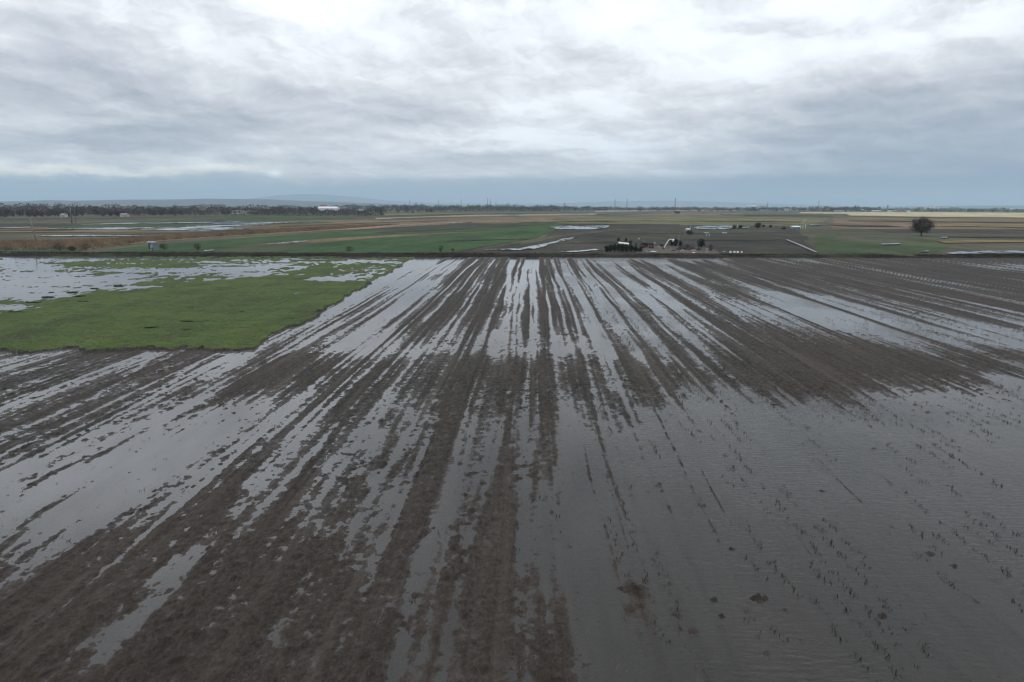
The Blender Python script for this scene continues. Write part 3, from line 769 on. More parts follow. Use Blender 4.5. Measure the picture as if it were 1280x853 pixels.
def leaf_cloud(n, centre, rad, leaf, seed, clumps=14, shell=0.55, flat=1.0, stretch=1.0):
    """small leaf/twig faces gathered in uneven clumps inside an ellipsoid"""
    r = np.random.default_rng(seed)
    cl = r.normal(0, 1, (clumps, 3)); cl /= np.linalg.norm(cl, axis=1)[:, None]
    cl *= r.uniform(.25, .85, (clumps, 1))
    which = r.integers(0, clumps, n)
    p = cl[which] + r.normal(0, 1, (n, 3)) * r.uniform(.12, .26, (clumps, 1))[which]
    q = r.normal(0, 1, (n, 3)); q /= np.linalg.norm(q, axis=1)[:, None]
    q *= r.uniform(shell, 1.0, (n, 1)) ** .6
    use = r.random(n) < .45
    p[use] = q[use] * (0.9 + .18 * np.sin(q[use][:, :1] * 7 + q[use][:, 2:] * 5 + seed))
    L = np.linalg.norm(p, axis=1); over = L > 1.12
    p[over] *= (1.1 / L[over])[:, None]
    p[:, 2] = np.where(p[:, 2] < -.75, -.75 + (p[:, 2] + .75) * .2, p[:, 2])
    P = np.asarray(centre) + p * np.asarray(rad)
    a = r.normal(0, 1, (n, 3)); a[:, 2] += (stretch - 1) * np.sign(a[:, 2]); a /= np.linalg.norm(a, axis=1)[:, None]
    b = np.cross(a, r.normal(0, 1, (n, 3))); b /= np.linalg.norm(b, axis=1)[:, None]
    s = leaf * r.uniform(.5, 1.4, (n, 1))
    V = np.stack([P - a * s * stretch, P + b * s * .5, P + a * s * stretch, P - b * s * .5], 1).reshape(-1, 3)
    return V, np.arange(n * 4).reshape(-1, 4)


BARK = mat('bark', (0.055, 0.045, 0.036), .9, .3, 4)
TWIG = mat('dark_twigs', (0.046, 0.037, 0.028), .9, .4, .8, contrast=(.4, .6))
TWIG_RED = mat('reddish_twigs', (0.078, 0.055, 0.042), .9, .35, .8, contrast=(.4, .6))
LEAF_DK = mat('dark_evergreen_leaves', (0.022, 0.038, 0.019), .8, .4, .9, contrast=(.4, .6))
LEAF_MD = mat('green_leaves', (0.030, 0.048, 0.020), .8, .4, .9, contrast=(.4, .6))
FAR_TWIG = mat('far_bare_trees', (0.072, 0.055, 0.050), .95, .25, .03, contrast=(.35, .65))
FAR_GREEN = mat('far_evergreens', (0.045, 0.062, 0.050), .95, .4, .02, contrast=(.35, .65))


def tree(name, px, py, hpx, wpx, label, cat='tree', leafm=None, group=None, trunk_frac=.25, n=1500, seed=1, leaf=.16,
         clumps=14, stretch=1.0, aspect=None):
    g = G(px, py); s = mpp(px, py)
    h, w = hpx * s, wpx * s
    r = random.Random(seed)
    o = empty(name, (g[0], g[1], 0.0))
    tag(o, label, cat, group)
    t = MB()
    tz = h * trunk_frac
    tr = max(.05, h * .028)
    top = (r.uniform(-.05, .05) * w, 0, h * .62)
    t.tube((0, 0, -.1), (top[0] * .4, 0, tz), tr * 1.35, tr, 8)
    t.tube((top[0] * .4, 0, tz), top, tr, tr * .35, 7)
    for k in range(7):
        an = k * 2.4 + r.random(); z0 = tz * .8 + (h * .35) * k / 7
        ln = w * .42 * r.uniform(.7, 1.05)
        mid = (math.cos(an) * ln * .5, math.sin(an) * ln * .5, z0 + h * .15)
        t.tube((top[0] * .5, 0, z0), mid, tr * .55, tr * .35, 6)
        t.tube(mid, (math.cos(an) * ln, math.sin(an) * ln, z0 + h * r.uniform(.25, .4)), tr * .35, tr * .1, 5)
    t.build('trunk', BARK, o, True)
    ch = h - tz
    V, Fq = leaf_cloud(n, (0, 0, tz * .75 + (h - tz * .75) / 2), (w / 2, w / 2, (h - tz * .75) / 2), leaf, seed, clumps, stretch=stretch)
    link('crown', fast_mesh('crown', V, Fq, leafm or TWIG), o)
    return o


tree('broad_tree', 1151.5, 295.5, 24, 27, 'lone round dark tree standing in the right-hand fields', n=11000, seed=3, leaf=.14, trunk_frac=.13, clumps=30)
tree('bush', 205, 313.5, 10.5, 13, 'dark bare bush right of the small pump hut', 'bush', TWIG, n=700, seed=5, leaf=.085, trunk_frac=.15)
tree('bush', 247, 314.0, 10, 11, 'dark bare bush beside the tiny puddle', 'bush', TWIG, n=600, seed=6, leaf=.085, trunk_frac=.15)
tree('bush', 75, 314.5, 13, 18, 'widest reddish brown bush in the dry reeds', 'bush', TWIG_RED, n=700, seed=7, leaf=.10, trunk_frac=.1)
tree('bush', 107, 313.8, 10, 14, 'smaller reddish bush between the reeds and the pump hut', 'bush', TWIG_RED, n=520, seed=8, leaf=.10, trunk_frac=.1)
tree('bush', 90, 314.2, 6.5, 12, 'low reddish bush between two larger ones', 'bush', TWIG_RED, n=700, seed=18, leaf=.12, trunk_frac=.1)
tree('bush', 437, 315.0, 7.5, 14, 'low dark bush on the dyke before the green wheat', 'bush', TWIG, n=420, seed=9, leaf=.09, trunk_frac=.1)
tree('bush', 551, 315.5, 9, 8, 'thin faint bush on the dyke at the wheat corner', 'bush', LEAF_MD, n=260, seed=10, leaf=.1, trunk_frac=.1)
tree('bush', 566, 315.5, 6, 5, 'small faint shoot right of the wheat corner bush', 'bush', LEAF_MD, n=120, seed=11, leaf=.1, trunk_frac=.1)
tree('bush', 918, 287, 6.5, 7, 'dark bush at the right end of the post fence', 'bush', TWIG, n=700, seed=12, leaf=.17, trunk_frac=.1)
tree('bush', 925, 287, 6, 6, 'second dark bush right of the fence pool', 'bush', TWIG, n=600, seed=13, leaf=.17, trunk_frac=.1)
tree('small_tree', 947, 287, 8.5, 8.5, 'small round dark tree right of the post fence', 'tree', LEAF_DK, n=1000, seed=14, leaf=.2, trunk_frac=.2)
tree('bush', 954, 285, 4, 4, 'small bush next to the small round tree', 'bush', TWIG, n=300, seed=15, leaf=.2, trunk_frac=.1)
tree('bush', 963, 285, 3.6, 4, 'small bush left of the red trailer', 'bush', LEAF_DK, n=300, seed=16, leaf=.2, trunk_frac=.1)
tree('bush', 846, 267.5, 3.6, 9, 'dark bush at the foot of the tall mast', 'bush', TWIG, n=500, seed=17, leaf=.6, trunk_frac=.05)
tree('conifer', 839, 308.5, 9, 6, 'dark evergreen right of the white leaning pipe', 'tree', LEAF_DK, n=900, seed=21, leaf=.12, trunk_frac=.1)
tree('conifer', 844, 309, 11, 7, 'tallest dark evergreen in the farmyard', 'tree', LEAF_DK, n=1200, seed=22, leaf=.12, trunk_frac=.1)
tree('conifer', 850, 309.5, 9, 6, 'dark evergreen behind the thin yard pole', 'tree', LEAF_DK, n=900, seed=23, leaf=.12, trunk_frac=.1)
tree('broad_tree', 876, 312, 14, 11, 'dark leafy tree at the right of the farmyard', 'tree', LEAF_DK, n=1500, seed=24, leaf=.14, trunk_frac=.2)
tree('bush', 862, 294.5, 6.5, 9, 'grey-green bush beside the white tank', 'bush', LEAF_MD, n=700, seed=25, leaf=.16, trunk_frac=.1)
tree('bush', 888, 314.5, 9, 7, 'loose green bush right of the two pale posts', 'bush', LEAF_MD, n=350, seed=26, leaf=.1, trunk_frac=.1)
tree('bush', 827, 309.5, 5, 5, 'greyish bush at the foot of the leaning pipe', 'bush', LEAF_MD, n=300, seed=27, leaf=.1, trunk_frac=.1)
tree('bush', 788, 307.5, 7, 5, 'dark bush at the right end of the white roof', 'bush', LEAF_DK, n=400, seed=28, leaf=.1, trunk_frac=.1)
tree('bush', 773, 302.5, 5.5, 4.5, 'dark bush behind the left end of the white roof', 'bush', LEAF_DK, n=300, seed=29, leaf=.12, trunk_frac=.1)
tree('bush', 782.5, 303, 5.5, 3.5, 'dark bush behind the right end of the white roof', 'bush', LEAF_DK, n=300, seed=30, leaf=.12, trunk_frac=.1)
# hedge: one planted row of evergreens in front of the yard
HG = 'evergreens of the hedge along the dyke'
for k, px in enumerate((758.5, 763, 768, 773, 778, 783.5, 789, 794.5, 800)):
    hh = (8.5, 11, 12, 11.5, 11, 10.5, 10, 9, 6.5)[k]
    tree('hedge_shrub', px, 315.8, hh, 6.6, ('leftmost rounded evergreen of the dark hedge by the dyke' if k == 0 else
         'lowest evergreen at the right end of the dark hedge' if k == 8 else 'dark evergreen inside the hedge left of the farmyard'), 'shrub', LEAF_DK,
         group=HG, n=800, seed=60 + k, leaf=.12, trunk_frac=.06)

# far single trees (silhouettes that stand out of the far woods)
proto = tree('far_tree', 1070, 264.5, 8, 8, 'dark round tree of the far row at the horizon', 'tree', FAR_GREEN, 'dark trees of the far rows', n=260, seed=71, leaf=1.1, trunk_frac=.15)
protob = tree('far_bare_tree', 350, 268.5, 12, 9, 'bare grey-brown tree of the left treeline', 'tree', FAR_TWIG, 'bare trees of the left treeline', n=420, seed=72, leaf=.6, trunk_frac=.04, stretch=1.6)
protop = tree('far_poplar', 1109, 264, 8, 3, 'narrow tall tree of the far row', 'tree', FAR_GREEN, 'narrow trees of the far rows', n=160, seed=73, leaf=.8, trunk_frac=.1)


def copy_tree(src, loc, sxy, sz, rz, label=None):
    o = src.copy(); COL.objects.link(o)
    o.location = loc; o.rotation_euler = (0, 0, rz); o.scale = (sxy, sxy, sz)
    if label: o['label'] = label
    for ch in src.children:
        c = ch.copy(); COL.objects.link(c); c.parent = o
    return o


def place_far(src, src_h, px, base, top, wf=1.0, label=None, rz=0.0):
    g = G(px, base); s = mpp(px, base); h = (base - top) * s
    k = h / src_h
    return copy_tree(src, (g[0], g[1], 0), k * wf, k, rz, label)


HP, HB, HPP = 8 * mpp(1070, 264.5), 12 * mpp(350, 268.5), 8 * mpp(1109, 264)
rr = random.Random(5)
# left treeline: bare trees, base about y 268-271, tops about 254-258
for i in range(150):
    px = -60 + i * 4.1 + rr.uniform(-2, 2)
    base = 272.4 - max(0, px) * .012 + rr.uniform(-3.5, .3)
    top = 261.6 + rr.uniform(-2.4, 3.6) - (1.2 if 330 < px < 400 else 0)
    place_far(protob, HB, px, base, top, rr.uniform(.9, 1.7), rz=rr.uniform(0, 6.28))
# far rows right of the white hall
for i in range(150):
    px = 440 + i * 5.7 + rr.uniform(-3, 3)
    if 1100 < px < 1160 and i % 2: continue
    hz = 257.5 + (px - 640) * .0035
    base = hz + rr.uniform(4.2, 6.5)
    up = 1.2 if px < 700 else (-.3 if px < 930 else (.4 if px < 1095 else -1.6))
    place_far(proto, HP, px, base, hz - up + rr.uniform(-.6, 1.2), rr.uniform(1.0, 2.2), rz=rr.uniform(0, 6.28))
for px, b, t in ((705.5, 262, 253.6), (585.5, 262, 254.8), (635, 262.5, 254), (520, 262, 253.5), (527, 262, 254.2), (96, 270, 254), (73, 270, 253.8), (958, 262, 256), (219, 270.5, 256), (1133, 264, 258.8)):
    place_far(protop, HPP, px, b, t, rr.uniform(1.2, 2.2))

# the wood itself: unbroken scrub between and behind the single trees
def wood(name, pxs, base, top, n, leaf, material, label, seed, depth=120):
    r = np.random.default_rng(seed)
    px = r.uniform(pxs[0], pxs[1], n)
    v = np.stack([px - 640, 426.5 - (base + (px - 640) * .0035), np.full(n, -F)], -1) @ MR.T
    g = v[:, :2] * (-H / v[:, 2])[:, None]
    s_ = np.linalg.norm(g, axis=1) / F
    hmax = (base - top) * s_ * (0.72 + .5 * fbm(px * .09, px * 0 + seed, 3, 3))
    q = g * (1 + r.uniform(0, depth, n) / np.linalg.norm(g, axis=1))[:, None]
    P = np.stack([q[:, 0], q[:, 1], hmax * r.random(n) ** .8], 1)
    a = r.normal(0, 1, (n, 3)); a /= np.linalg.norm(a, axis=1)[:, None]
    b = np.cross(a, r.normal(0, 1, (n, 3))); b /= np.linalg.norm(b, axis=1)[:, None]
    s = leaf * r.uniform(.5, 1.4, (n, 1))
    V = np.stack([P - a * s, P + b * s * .6, P + a * s, P - b * s * .6], 1).reshape(-1, 3)
    me = fast_mesh(name, V, np.arange(n * 4).reshape(-1, 4), material)
    tag(link(name, me), label, 'wood', kind='stuff')


wood('bare_wood', (-250, 480), 271.3, 260.0, 34000, .8, FAR_TWIG, 'unbroken brown-grey bare wood along the left horizon', 1, 260)
wood('bare_wood', (-250, 700), 265.5, 257.2, 16000, 1.4, FAR_TWIG, 'farther bare wood behind the white hall', 2, 500)
wood('far_wood', (470, 760), 264, 257.5, 6000, 1.6, FAR_GREEN, 'low dark wood on the middle horizon', 3, 500)
wood('far_wood', (740, 1500), 263.5, 258.6, 8000, 1.7, FAR_GREEN, 'low dark wood on the right horizon', 4, 600)
wood('far_wood', (1030, 1100), 262.3, 256.6, 2500, 1.6, FAR_GREEN, 'dense dark grove left of the water tower', 5, 200)

# dry reeds and weeds
def band_points(poly, n, seed):
    """points inside a photo polygon, laid on the ground"""
    r = np.random.default_rng(seed)
    g = np.array([G(*p) for p in poly])
    out = []
    lo, hi = g.min(0), g.max(0)
    x, y = g[:, 0], g[:, 1]
    pts = r.uniform(lo, hi, (n * 12, 2))
    inside = np.zeros(len(pts), bool)
    j = len(g) - 1
    for i in range(len(g)):
        c = ((y[i] > pts[:, 1]) != (y[j] > pts[:, 1])) & (pts[:, 0] < (x[j] - x[i]) * (pts[:, 1] - y[i]) / (y[j] - y[i] + 1e-9) + x[i])
        inside ^= c; j = i
    p = pts[inside][:n]
    return np.concatenate([p, np.full((len(p), 1), .05)], 1)


REED = mat('dry_reeds', (0.20, 0.150, 0.095), .9, .45, .25, contrast=(.35, .65))
WEED = mat('dead_weeds', (0.060, 0.047, 0.034), .9, .5, .3, contrast=(.35, .65))
pts = band_points([(-150, 316), (-150, 306), (0, 303.5), (90, 302), (180, 298), (260, 292.5), (340, 288), (430, 283.5), (500, 281), (430, 286.5), (340, 292), (260, 297), (180, 303), (110, 312), (0, 314)], 9000, 5)
V, Ft = blades(pts, 1.1, .22, 4, .8, seed=3)
tag(link('reeds', fast_mesh('reeds', V, Ft, REED)), 'tall tan dry reeds curving through the left fields', 'reeds', kind='stuff')
a, b = G(-150, 318.6), G(1450, 322.8)
tt = rng.random(9000)
dens = vn(tt * 60, tt * 0, 8) + .5 + rng.random(9000) * .5
tt = tt[dens > .62]
pts = np.stack([a[0] + (b[0] - a[0]) * tt, a[1] + (b[1] - a[1]) * tt + rng.normal(0, 1.1, len(tt)), np.full(len(tt), .3)], 1)
V, Ft = blades(pts, .55, .16, 4, .4, seed=4)
tag(link('weeds', fast_mesh('weeds', V, Ft, WEED)), 'dead brown weeds on the low dyke', 'weeds', kind='stuff')

# ------------------------------------------------------------------ stubble, tussocks, clods in the near field
STUB = mat('rotting_stubble', (0.022, 0.021, 0.014), .8, .5, 1.5, contrast=(.35, .65))
STRAWM = mat('broken_straw', (0.13, 0.112, 0.080), .8, .4, 2)
pts = []
r = np.random.default_rng(9)
for k in range(-30, 90):
    x0 = k * .70 + r.normal(0, .05)
    y = 14.0
    strength = .25 + .75 * float(vn(np.array([k * .37]), np.array([1.0]), 60)[0] + .5)
    while y < 75:
        y += (r.exponential(.16) + .06) * (1 + y / 55)
        if r.random() < .02: y += r.uniform(1, 5)
        m_ = float(vn(np.array([k * .9]), np.array([y / 3.0]), 61)[0]) + .5
        if m_ * strength > .34 and (x0 > 2 or r.random() < .12):
            pts.append((x0 + r.normal(0, .07) + .35 * math.sin(y * .05 + k * .2), y, -.01 - .03 * r.random()))
pts = np.array(pts)
V, Ft = blades(pts, .14, .034, 4, .055, seed=6, lean=1.0)
tag(link('crop_stubble', fast_mesh('crop_stubble', V, Ft, STUB)), 'broken rows of dark crop stubble poking out of the water', 'stubble', kind='stuff')
n = 380
yy = 14 + 40 * r.random(n) ** 1.4; xx = r.uniform(-.85, .85, n) * yy
P = np.stack([xx, yy, np.full(n, .035)], 1)
an = r.uniform(0, np.pi, n); L = r.uniform(.05, .22, n)
d = np.stack([np.cos(an) * .5 , np.sin(an), r.normal(0, .2, n)], 1) * L[:, None]; wv = np.stack([-np.sin(an), np.cos(an) * .5, np.zeros(n)], 1) * .005
V = np.stack([P - d - wv, P + d - wv, P + d + wv + [0, 0, .01], P - d + wv + [0, 0, .01]], 1).reshape(-1, 3)
tag(link('straw', fast_mesh('straw', V, np.arange(n * 4).reshape(-1, 4), STRAWM)), 'scattered pale broken straws on the mud', 'straw', kind='stuff')

# single clods standing in the water
MUDM = bpy.data.materials['wet_ploughed_mud']


def clod(px, py, w, label, seed, hgt=.12):
    g = G(px, py)
    nth, nr = 48, 14
    V = [(0, 0, hgt)]
    for i in range(1, nr + 1):
        t = i / nr
        for j in range(nth):
            an = 2 * math.pi * j / nth
            rad = w / 2 * t * (1 + .9 * float(fbm(np.array([math.cos(an) * 1.6 + seed]), np.array([math.sin(an) * 1.6]), seed, 3)[0]))
            x, y = math.cos(an) * rad * 1.25, math.sin(an) * rad
            z = hgt * (1 - t ** 2.2) + (1 - t * .8) * hgt * 1.3 * float(fbm(np.array([x * 9]), np.array([y * 9]), seed + 5, 3)[0]) - .03 * t
            V.append((x, y, z))
    me = bpy.data.meshes.new('mud_clod')
    Fs = [(0, 1 + j, 1 + (j + 1) % nth) for j in range(nth)]
    for i in range(nr - 1):
        for j in range(nth):
            a0 = 1 + i * nth + j; b0 = 1 + i * nth + (j + 1) % nth
            Fs.append((a0, a0 + nth, b0 + nth, b0))
    me.from_pydata(V, [], Fs); me.materials.append(MUDM)
    for p in me.polygons: p.use_smooth = True
    o = link('mud_clod', me); o.location = (g[0], g[1], 0)
    tag(o, label, 'clod')


clod(790, 738, .85, 'large flat mud clod standing in the water low in the centre', 3, .10)
clod(948, 748, .42, 'lone brown mud clod in the open water at the lower right', 4, .12)
clod(893, 750, .2, 'small mud clod left of the lone brown one', 5, .08)
clod(902, 770, .18, 'smallest mud clod below the lone brown one', 6, .07)
clod(866, 788, .35, 'flat weedy clod near the bottom right of centre', 7, .06)
clod(1163, 693, .28, 'dark clod beside stubble in the right-hand water', 8, .07)
clod(1193, 708, .22, 'dark clod at the end of a stubble row on the right', 9, .07)
clod(1103, 770, .22, 'dark clod low in the right-hand ripples', 10, .07)
clod(1028, 614, .22, 'dark clod high in the open right-hand water', 11, .07)
clod(914, 686, .2, 'dark clod heading the broken furrow on the right', 12, .07)

GRASSM = mat('meadow_blades', (0.060, 0.075, 0.022), .8, .45, .3, col2=(0.085, 0.135, 0.028), contrast=(.42, .58))
V, Ft = blades(GRASS_AT[:15000], .06, .03, 4, .12, seed=31, lean=.6)
tag(link('grass', fast_mesh('grass', V, Ft, GRASSM)), 'short tufts of grass all over the wet green meadow', 'grass', kind='stuff')
TUS = mat('dark_tussock', (0.018, 0.022, 0.010), .9, .4, 3)
TG = 'dark tussocks on the wet meadow'
V, Ft = blades(np.array([(x, y, 0) for x in np.linspace(-.9, .9, 13) for y in np.linspace(-.35, .35, 5) if (x / .95) ** 2 + (y / .4) ** 2 < 1]), .28, .10, 9, .10, seed=12)
tm = fast_mesh('tussock', V, Ft, TUS)
spots = [(170, 362), (101, 371), (64, 366), (42, 379), (20, 391), (104, 378), (80, 377), (185, 382), (237, 385), (163, 404), (203, 404), (191, 411), (231, 403), (261, 402), (285, 404), (232, 413), (300, 391), (318, 382), (290, 384), (374, 378), (132, 370), (148, 358), (118, 361), (150, 392), (70, 427), (60, 372), (90, 366), (330, 356), (270, 358), (215, 360)]
for k, (px, py) in enumerate(spots):
    o = link('grass_tussock', tm); g = G(px, py)
    s = rr.uniform(.35, .75)
    o.location = (g[0], g[1], -.0); o.scale = (s * rr.uniform(.9, 1.5), s, s * .8)
    tag(o, 'small dark tussock on the flooded green meadow', 'tussock', TG)

# ------------------------------------------------------------------ poles, masts
WOODP = mat('weathered_pole', (0.20, 0.19, 0.17), .85, .2, 2)
STEEL = mat('galvanised_steel', (0.16, 0.165, 0.17), .6, .15, 2, metallic=.3)
CERAM = mat('insulator', (0.12, 0.07, 0.05), .4, .1, 5)


def utility_pole(px, base, hpx, label, lean=0.0, name='utility_pole', dark=False, rz=0.3, rad=.16):
    g = G(px, base); s = mpp(px, base); h = hpx * s
    o = empty(name, (g[0], g[1], 0), rz); tag(o, label, 'pole')
    o.rotation_euler = (0, -lean, rz)
    mt = STEEL if dark else WOODP
    MB().tube((0, 0, -.2), (0, 0, h), rad * 1.3, rad * .8, 10).build('shaft', mt, o, True)
    arm = MB().box(-h * .11, h * .11, -.06, .06, h * .955, h * .975).build('crossarm', mt, o)
    for q in (-.1, 0, .1):
        MB().tube((h * q, 0, h * .975), (h * q, 0, h * 1.0), .05, .04, 6).build('insulator', CERAM, arm)
    return o


utility_pole(46, 303.5, 31, 'pale leaning utility pole left of the dry reeds', lean=.13, rad=.15)
utility_pole(90, 279.5, 23.5, 'dark utility pole before the left treeline', name='utility_pole', dark=True, rad=.30)
utility_pole(95, 279, 21, 'thinner utility pole just right of the dark one', rad=.12)
utility_pole(848, 313.5, 23, 'thin pale yard pole behind the farm rubble', rad=.06, rz=.5)
utility_pole(855.5, 300, 13, 'short thin pole left of the white tank', rad=.06, rz=.5)


def lattice_mast(px, base, hpx, wpx, label, name='lattice_mast', arms=True):
    g = G(px, base); s = mpp(px, base); h = hpx * s; w = max(wpx * s, .8) / 2
    o = empty(name, (g[0], g[1], 0), .4); tag(o, label, 'mast')
    m = MB(); r_ = max(.10, .10 * s)
    L = 9
    P = lambda sx, sy, t: (sx * w * (1 - .75 * t), sy * w * (1 - .75 * t), h * t)
    for sx in (-1, 1):
        for sy in (-1, 1): m.tube(P(sx, sy, 0), P(sx, sy, 1), r_, r_ * .7, 5)
    for k in range(L):
        t0, t1 = k / L, (k + 1) / L
        for (a1, b1) in (((-1, -1), (1, -1)), ((1, -1), (1, 1)), ((1, 1), (-1, 1)), ((-1, 1), (-1, -1))):
            m.tube(P(*a1, t0), P(*b1, t1), r_ * .5, r_ * .5, 4)
            m.tube(P(*a1, t1), P(*b1, t1), r_ * .5, r_ * .5, 4)
    m.build('tower', STEEL, o)
    if arms:
        for t in (.78, .88, .97):
            MB().box(-w * 1.6, w * 1.6, -r_ * .6, r_ * .6, h * t - r_ * .6, h * t + r_ * .6).build('crossarm', STEEL, o)
    return o


lattice_mast(843.5, 264, 16, 1.5, 'tallest lattice mast on the horizon, right of centre')
lattice_mast(768.5, 261, 11.5, 1.0, 'left one of two thin masts left of the tallest mast')
lattice_mast(783.5, 261.5, 12.5, 1.1, 'right one of two thin masts left of the tallest mast')
lattice_mast(609.5, 259.5, 11.5, 1.0, 'left one of a pair of masts on the middle horizon')
lattice_mast(613, 259.5, 10.5, .9, 'right one of a pair of masts on the middle horizon')
lattice_mast(576.5, 259.5, 10, .8, 'single thin mast left of the mast pair')
lattice_mast(548, 259.5, 9.5, .8, 'thin mast above the dark far wood')
lattice_mast(512.3, 259.5, 9.5, .8, 'leftmost thin mast beside the poplars')
lattice_mast(620, 260, 7, .8, 'short mast right of the mast pair')
lattice_mast(959, 261, 7.5, .8, 'small mast above the pale works buildings')
lattice_mast(950, 261, 5, .8, 'shortest mast above the pale works buildings')
lattice_mast(1023, 261.5, 10, 1.0, 'mast above the pale hall right of the long warehouse')

# ------------------------------------------------------------------ buildings
WHITE = mat('white_cladding', (0.66, 0.68, 0.69), .6, .06, .4)
CREAM = mat('pale_render', (0.45, 0.44, 0.42), .8, .08, .4)
PINK = mat('brick_red_wall', (0.30, 0.19, 0.18), .85, .12, .4)
GREYW = mat('grey_sheet', (0.26, 0.26, 0.28), .7, .15, .5)
DKW = mat('dark_opening', (0.02, 0.02, 0.022), .8, .1, 1)
ROOFR = mat('red_tiles', (0.24, 0.11, 0.08), .85, .2, 1)
ROOFG = mat('grey_roof', (0.30, 0.31, 0.33), .6, .1, 1)
GLASS = mat('window_glass', (0.04, 0.05, 0.06), .15, .1, 1, spec=.6)


def building(name, px, base, wpx, hpx, label, wallm, roofm, depth=None, roof='gable', rz=0.0, cat='building', doors=1, wins=3, wallh=.66):
    g = G(px, base); s = mpp(px, base); w, h = wpx * s, hpx * s
    d = depth or max(6, min(w * .5, 30))
    o = empty(name, (g[0], g[1], 0), rz); tag(o, label, cat)
    hw = h * wallh if roof != 'flat' else h * .93
    y0, y1 = 0, d
    MB().box(-w / 2, w / 2, y0, y1, -.3, hw).build('wall', wallm, o)
    if roof == 'gable':
        e = min(.5, w * .03)
        MB().extrude([(y0 - .5, hw), (y1 + .5, hw), ((y0 + y1) / 2, h)], -w / 2 - e, w / 2 + e).build('roof', roofm, o)
    elif roof == 'arch':
        pr = [((y0 + y1) / 2 - (d / 2 + .2) * math.cos(math.pi * k / 12), hw + (h - hw) * math.sin(math.pi * k / 12)) for k in range(13)]
        MB().extrude(pr, -w / 2 - .2, w / 2 + .2).build('roof', roofm, o, False)
    else:
        MB().box(-w / 2 - .15, w / 2 + .15, y0 - .15, y1 + .15, hw, h).build('roof', roofm, o)
    for k in range(doors):
        dx = w * (.34 - .5 * k)
        MB().box(dx - w * .05, dx + w * .05, y0 - .06, y0 + .02, -.2, hw * .72).build('door', DKW, o)
    for k in range(wins):
        wx = -w * .42 + w * .62 * (k + .5) / wins
        MB().box(wx - w * .03, wx + w * .03, y0 - .05, y0 + .02, hw * .45, hw * .72).build('window', GLASS, o)
    return o


def white_hall():
    px, base = 409.5, 267.2
    g = G(px, base); s = mpp(px, base); w, h = 23 * s, 8.6 * s
    o = empty('agricultural_hall', (g[0], g[1], 0), .12)
    tag(o, 'large white farm hall with rounded roof end before the left horizon wood', 'hall')
    n = 12
    # long wall faces the viewer; roof curves over it
    pr = [(14 - 14.5 * math.cos(math.pi * k / n), h * .72 + h * .28 * math.sin(math.pi * k / n)) for k in range(n + 1)]
    MB().box(-w / 2, w / 2, 0, 28, -.3, h * .72).build('wall', WHITE, o)
    MB().extrude(pr, -w / 2 - .2, w / 2 + .2).build('roof', WHITE, o)
    MB().box(w * .30, w * .44, -.08, .02, -.2, h * .42).build('door', DKW, o)
    MB().box(w * .08, w * .17, -.08, .02, -.2, h * .36).build('door', ROOFG, o)
    for k in range(4):
        x = -w * .43 + k * w * .12
        MB().box(x, x + w * .07, -.06, .02, h * .34, h * .48).build('window', ROOFG, o)


white_hall()
building('farmhouse', 404, 262.8, 8, 6.4, 'reddish roofed house peeping over the white hall', CREAM, ROOFR, cat='house')
# grey heap and barn left of it
def heap():
    g = G(299, 268.6); s = mpp(299, 268.6)
    V, Fs = [], []
    n, k = 40, 10
    for i in range(k + 1):
        t = i / k
        for j in range(n):
            an = 2 * math.pi * j / n
            rx, ry = 12.5 * s * (1 - .55 * t), 9 * (1 - .75 * t)
            e = 1 + .25 * float(fbm(np.array([math.cos(an) * 2]), np.array([math.sin(an) * 2 + t]), 8, 3)[0])
            V.append((math.cos(an) * rx * e, math.sin(an) * ry * e, 5.6 * s * (1 - (1 - t) ** 1.5) - .2))
    for i in range(k):
        for j in range(n):
            a_, b_ = i * n + j, i * n + (j + 1) % n
            Fs.append((a_, b_, b_ + n, a_ + n))
    Fs.append(tuple(k * n + j for j in range(n)))
    me = bpy.data.meshes.new('gravel_heap'); me.from_pydata(V, [], Fs); me.materials.append(GREYW)
    o = link('gravel_heap', me); o.location = (g[0], g[1], 0)
    tag(o, 'pale grey gravel heap beside the dark barn near the left treeline', 'heap')


heap()
building('barn', 314, 268, 14, 4.6, 'dark low barn right of the grey gravel heap', mat('dark_boards', (0.07, 0.065, 0.07), .9, .2, .5), GREYW, cat='barn', doors=1, wins=2)
building('cottage', 77.5, 271.8, 5, 4.6, 'small pale green cottage at the foot of the left treeline', CREAM, GREYW, cat='house', wins=1)
building('cottage', 154, 271.2, 8, 4.2, 'small white cottage at the foot of the left treeline', CREAM, GREYW, cat='house', wins=2)
building('far_house', 229, 254.8 + 8, 9, 3, 'pale house standing out of the wood under the hills', WHITE, ROOFG, cat='house')
building('far_house', 451.5, 263.9, 5, 2, 'tiny white house right of the white hall', WHITE, WHITE, cat='house', wins=1)
building('far_hall', 470, 262.6, 9.5, 3.2, 'pale hall, left of two in the wood right of the white hall', CREAM, ROOFG, cat='hall')
building('far_hall', 487, 262.2, 12, 2.9, 'pale hall, right of two in the wood right of the white hall', WHITE, CREAM, cat='hall')
for k, (px, w) in enumerate(((651.5, 3), (657.5, 4.4), (664.5, 5), (670, 3))):
    building('far_house', px, 260.9, w, 2.3, ('leftmost', 'second', 'third', 'rightmost')[k] + ' of four white houses right of the middle wood', WHITE, WHITE, cat='house', wins=1)
building('far_hall', 613, 259.9, 6, 2.2, 'pale works hall under the mast pair', WHITE, CREAM, cat='hall', roof='flat')
building('brick_barn', 856, 263.4, 16, 3.8, 'long reddish barn right of the tallest mast', PINK, ROOFR, cat='barn')
building('brick_barn', 893, 263.4, 24, 3.4, 'long dark red shed left of the white chimney house', PINK, mat('dark_red_roof', (0.10, 0.07, 0.075), .9, .2, .5), cat='barn')
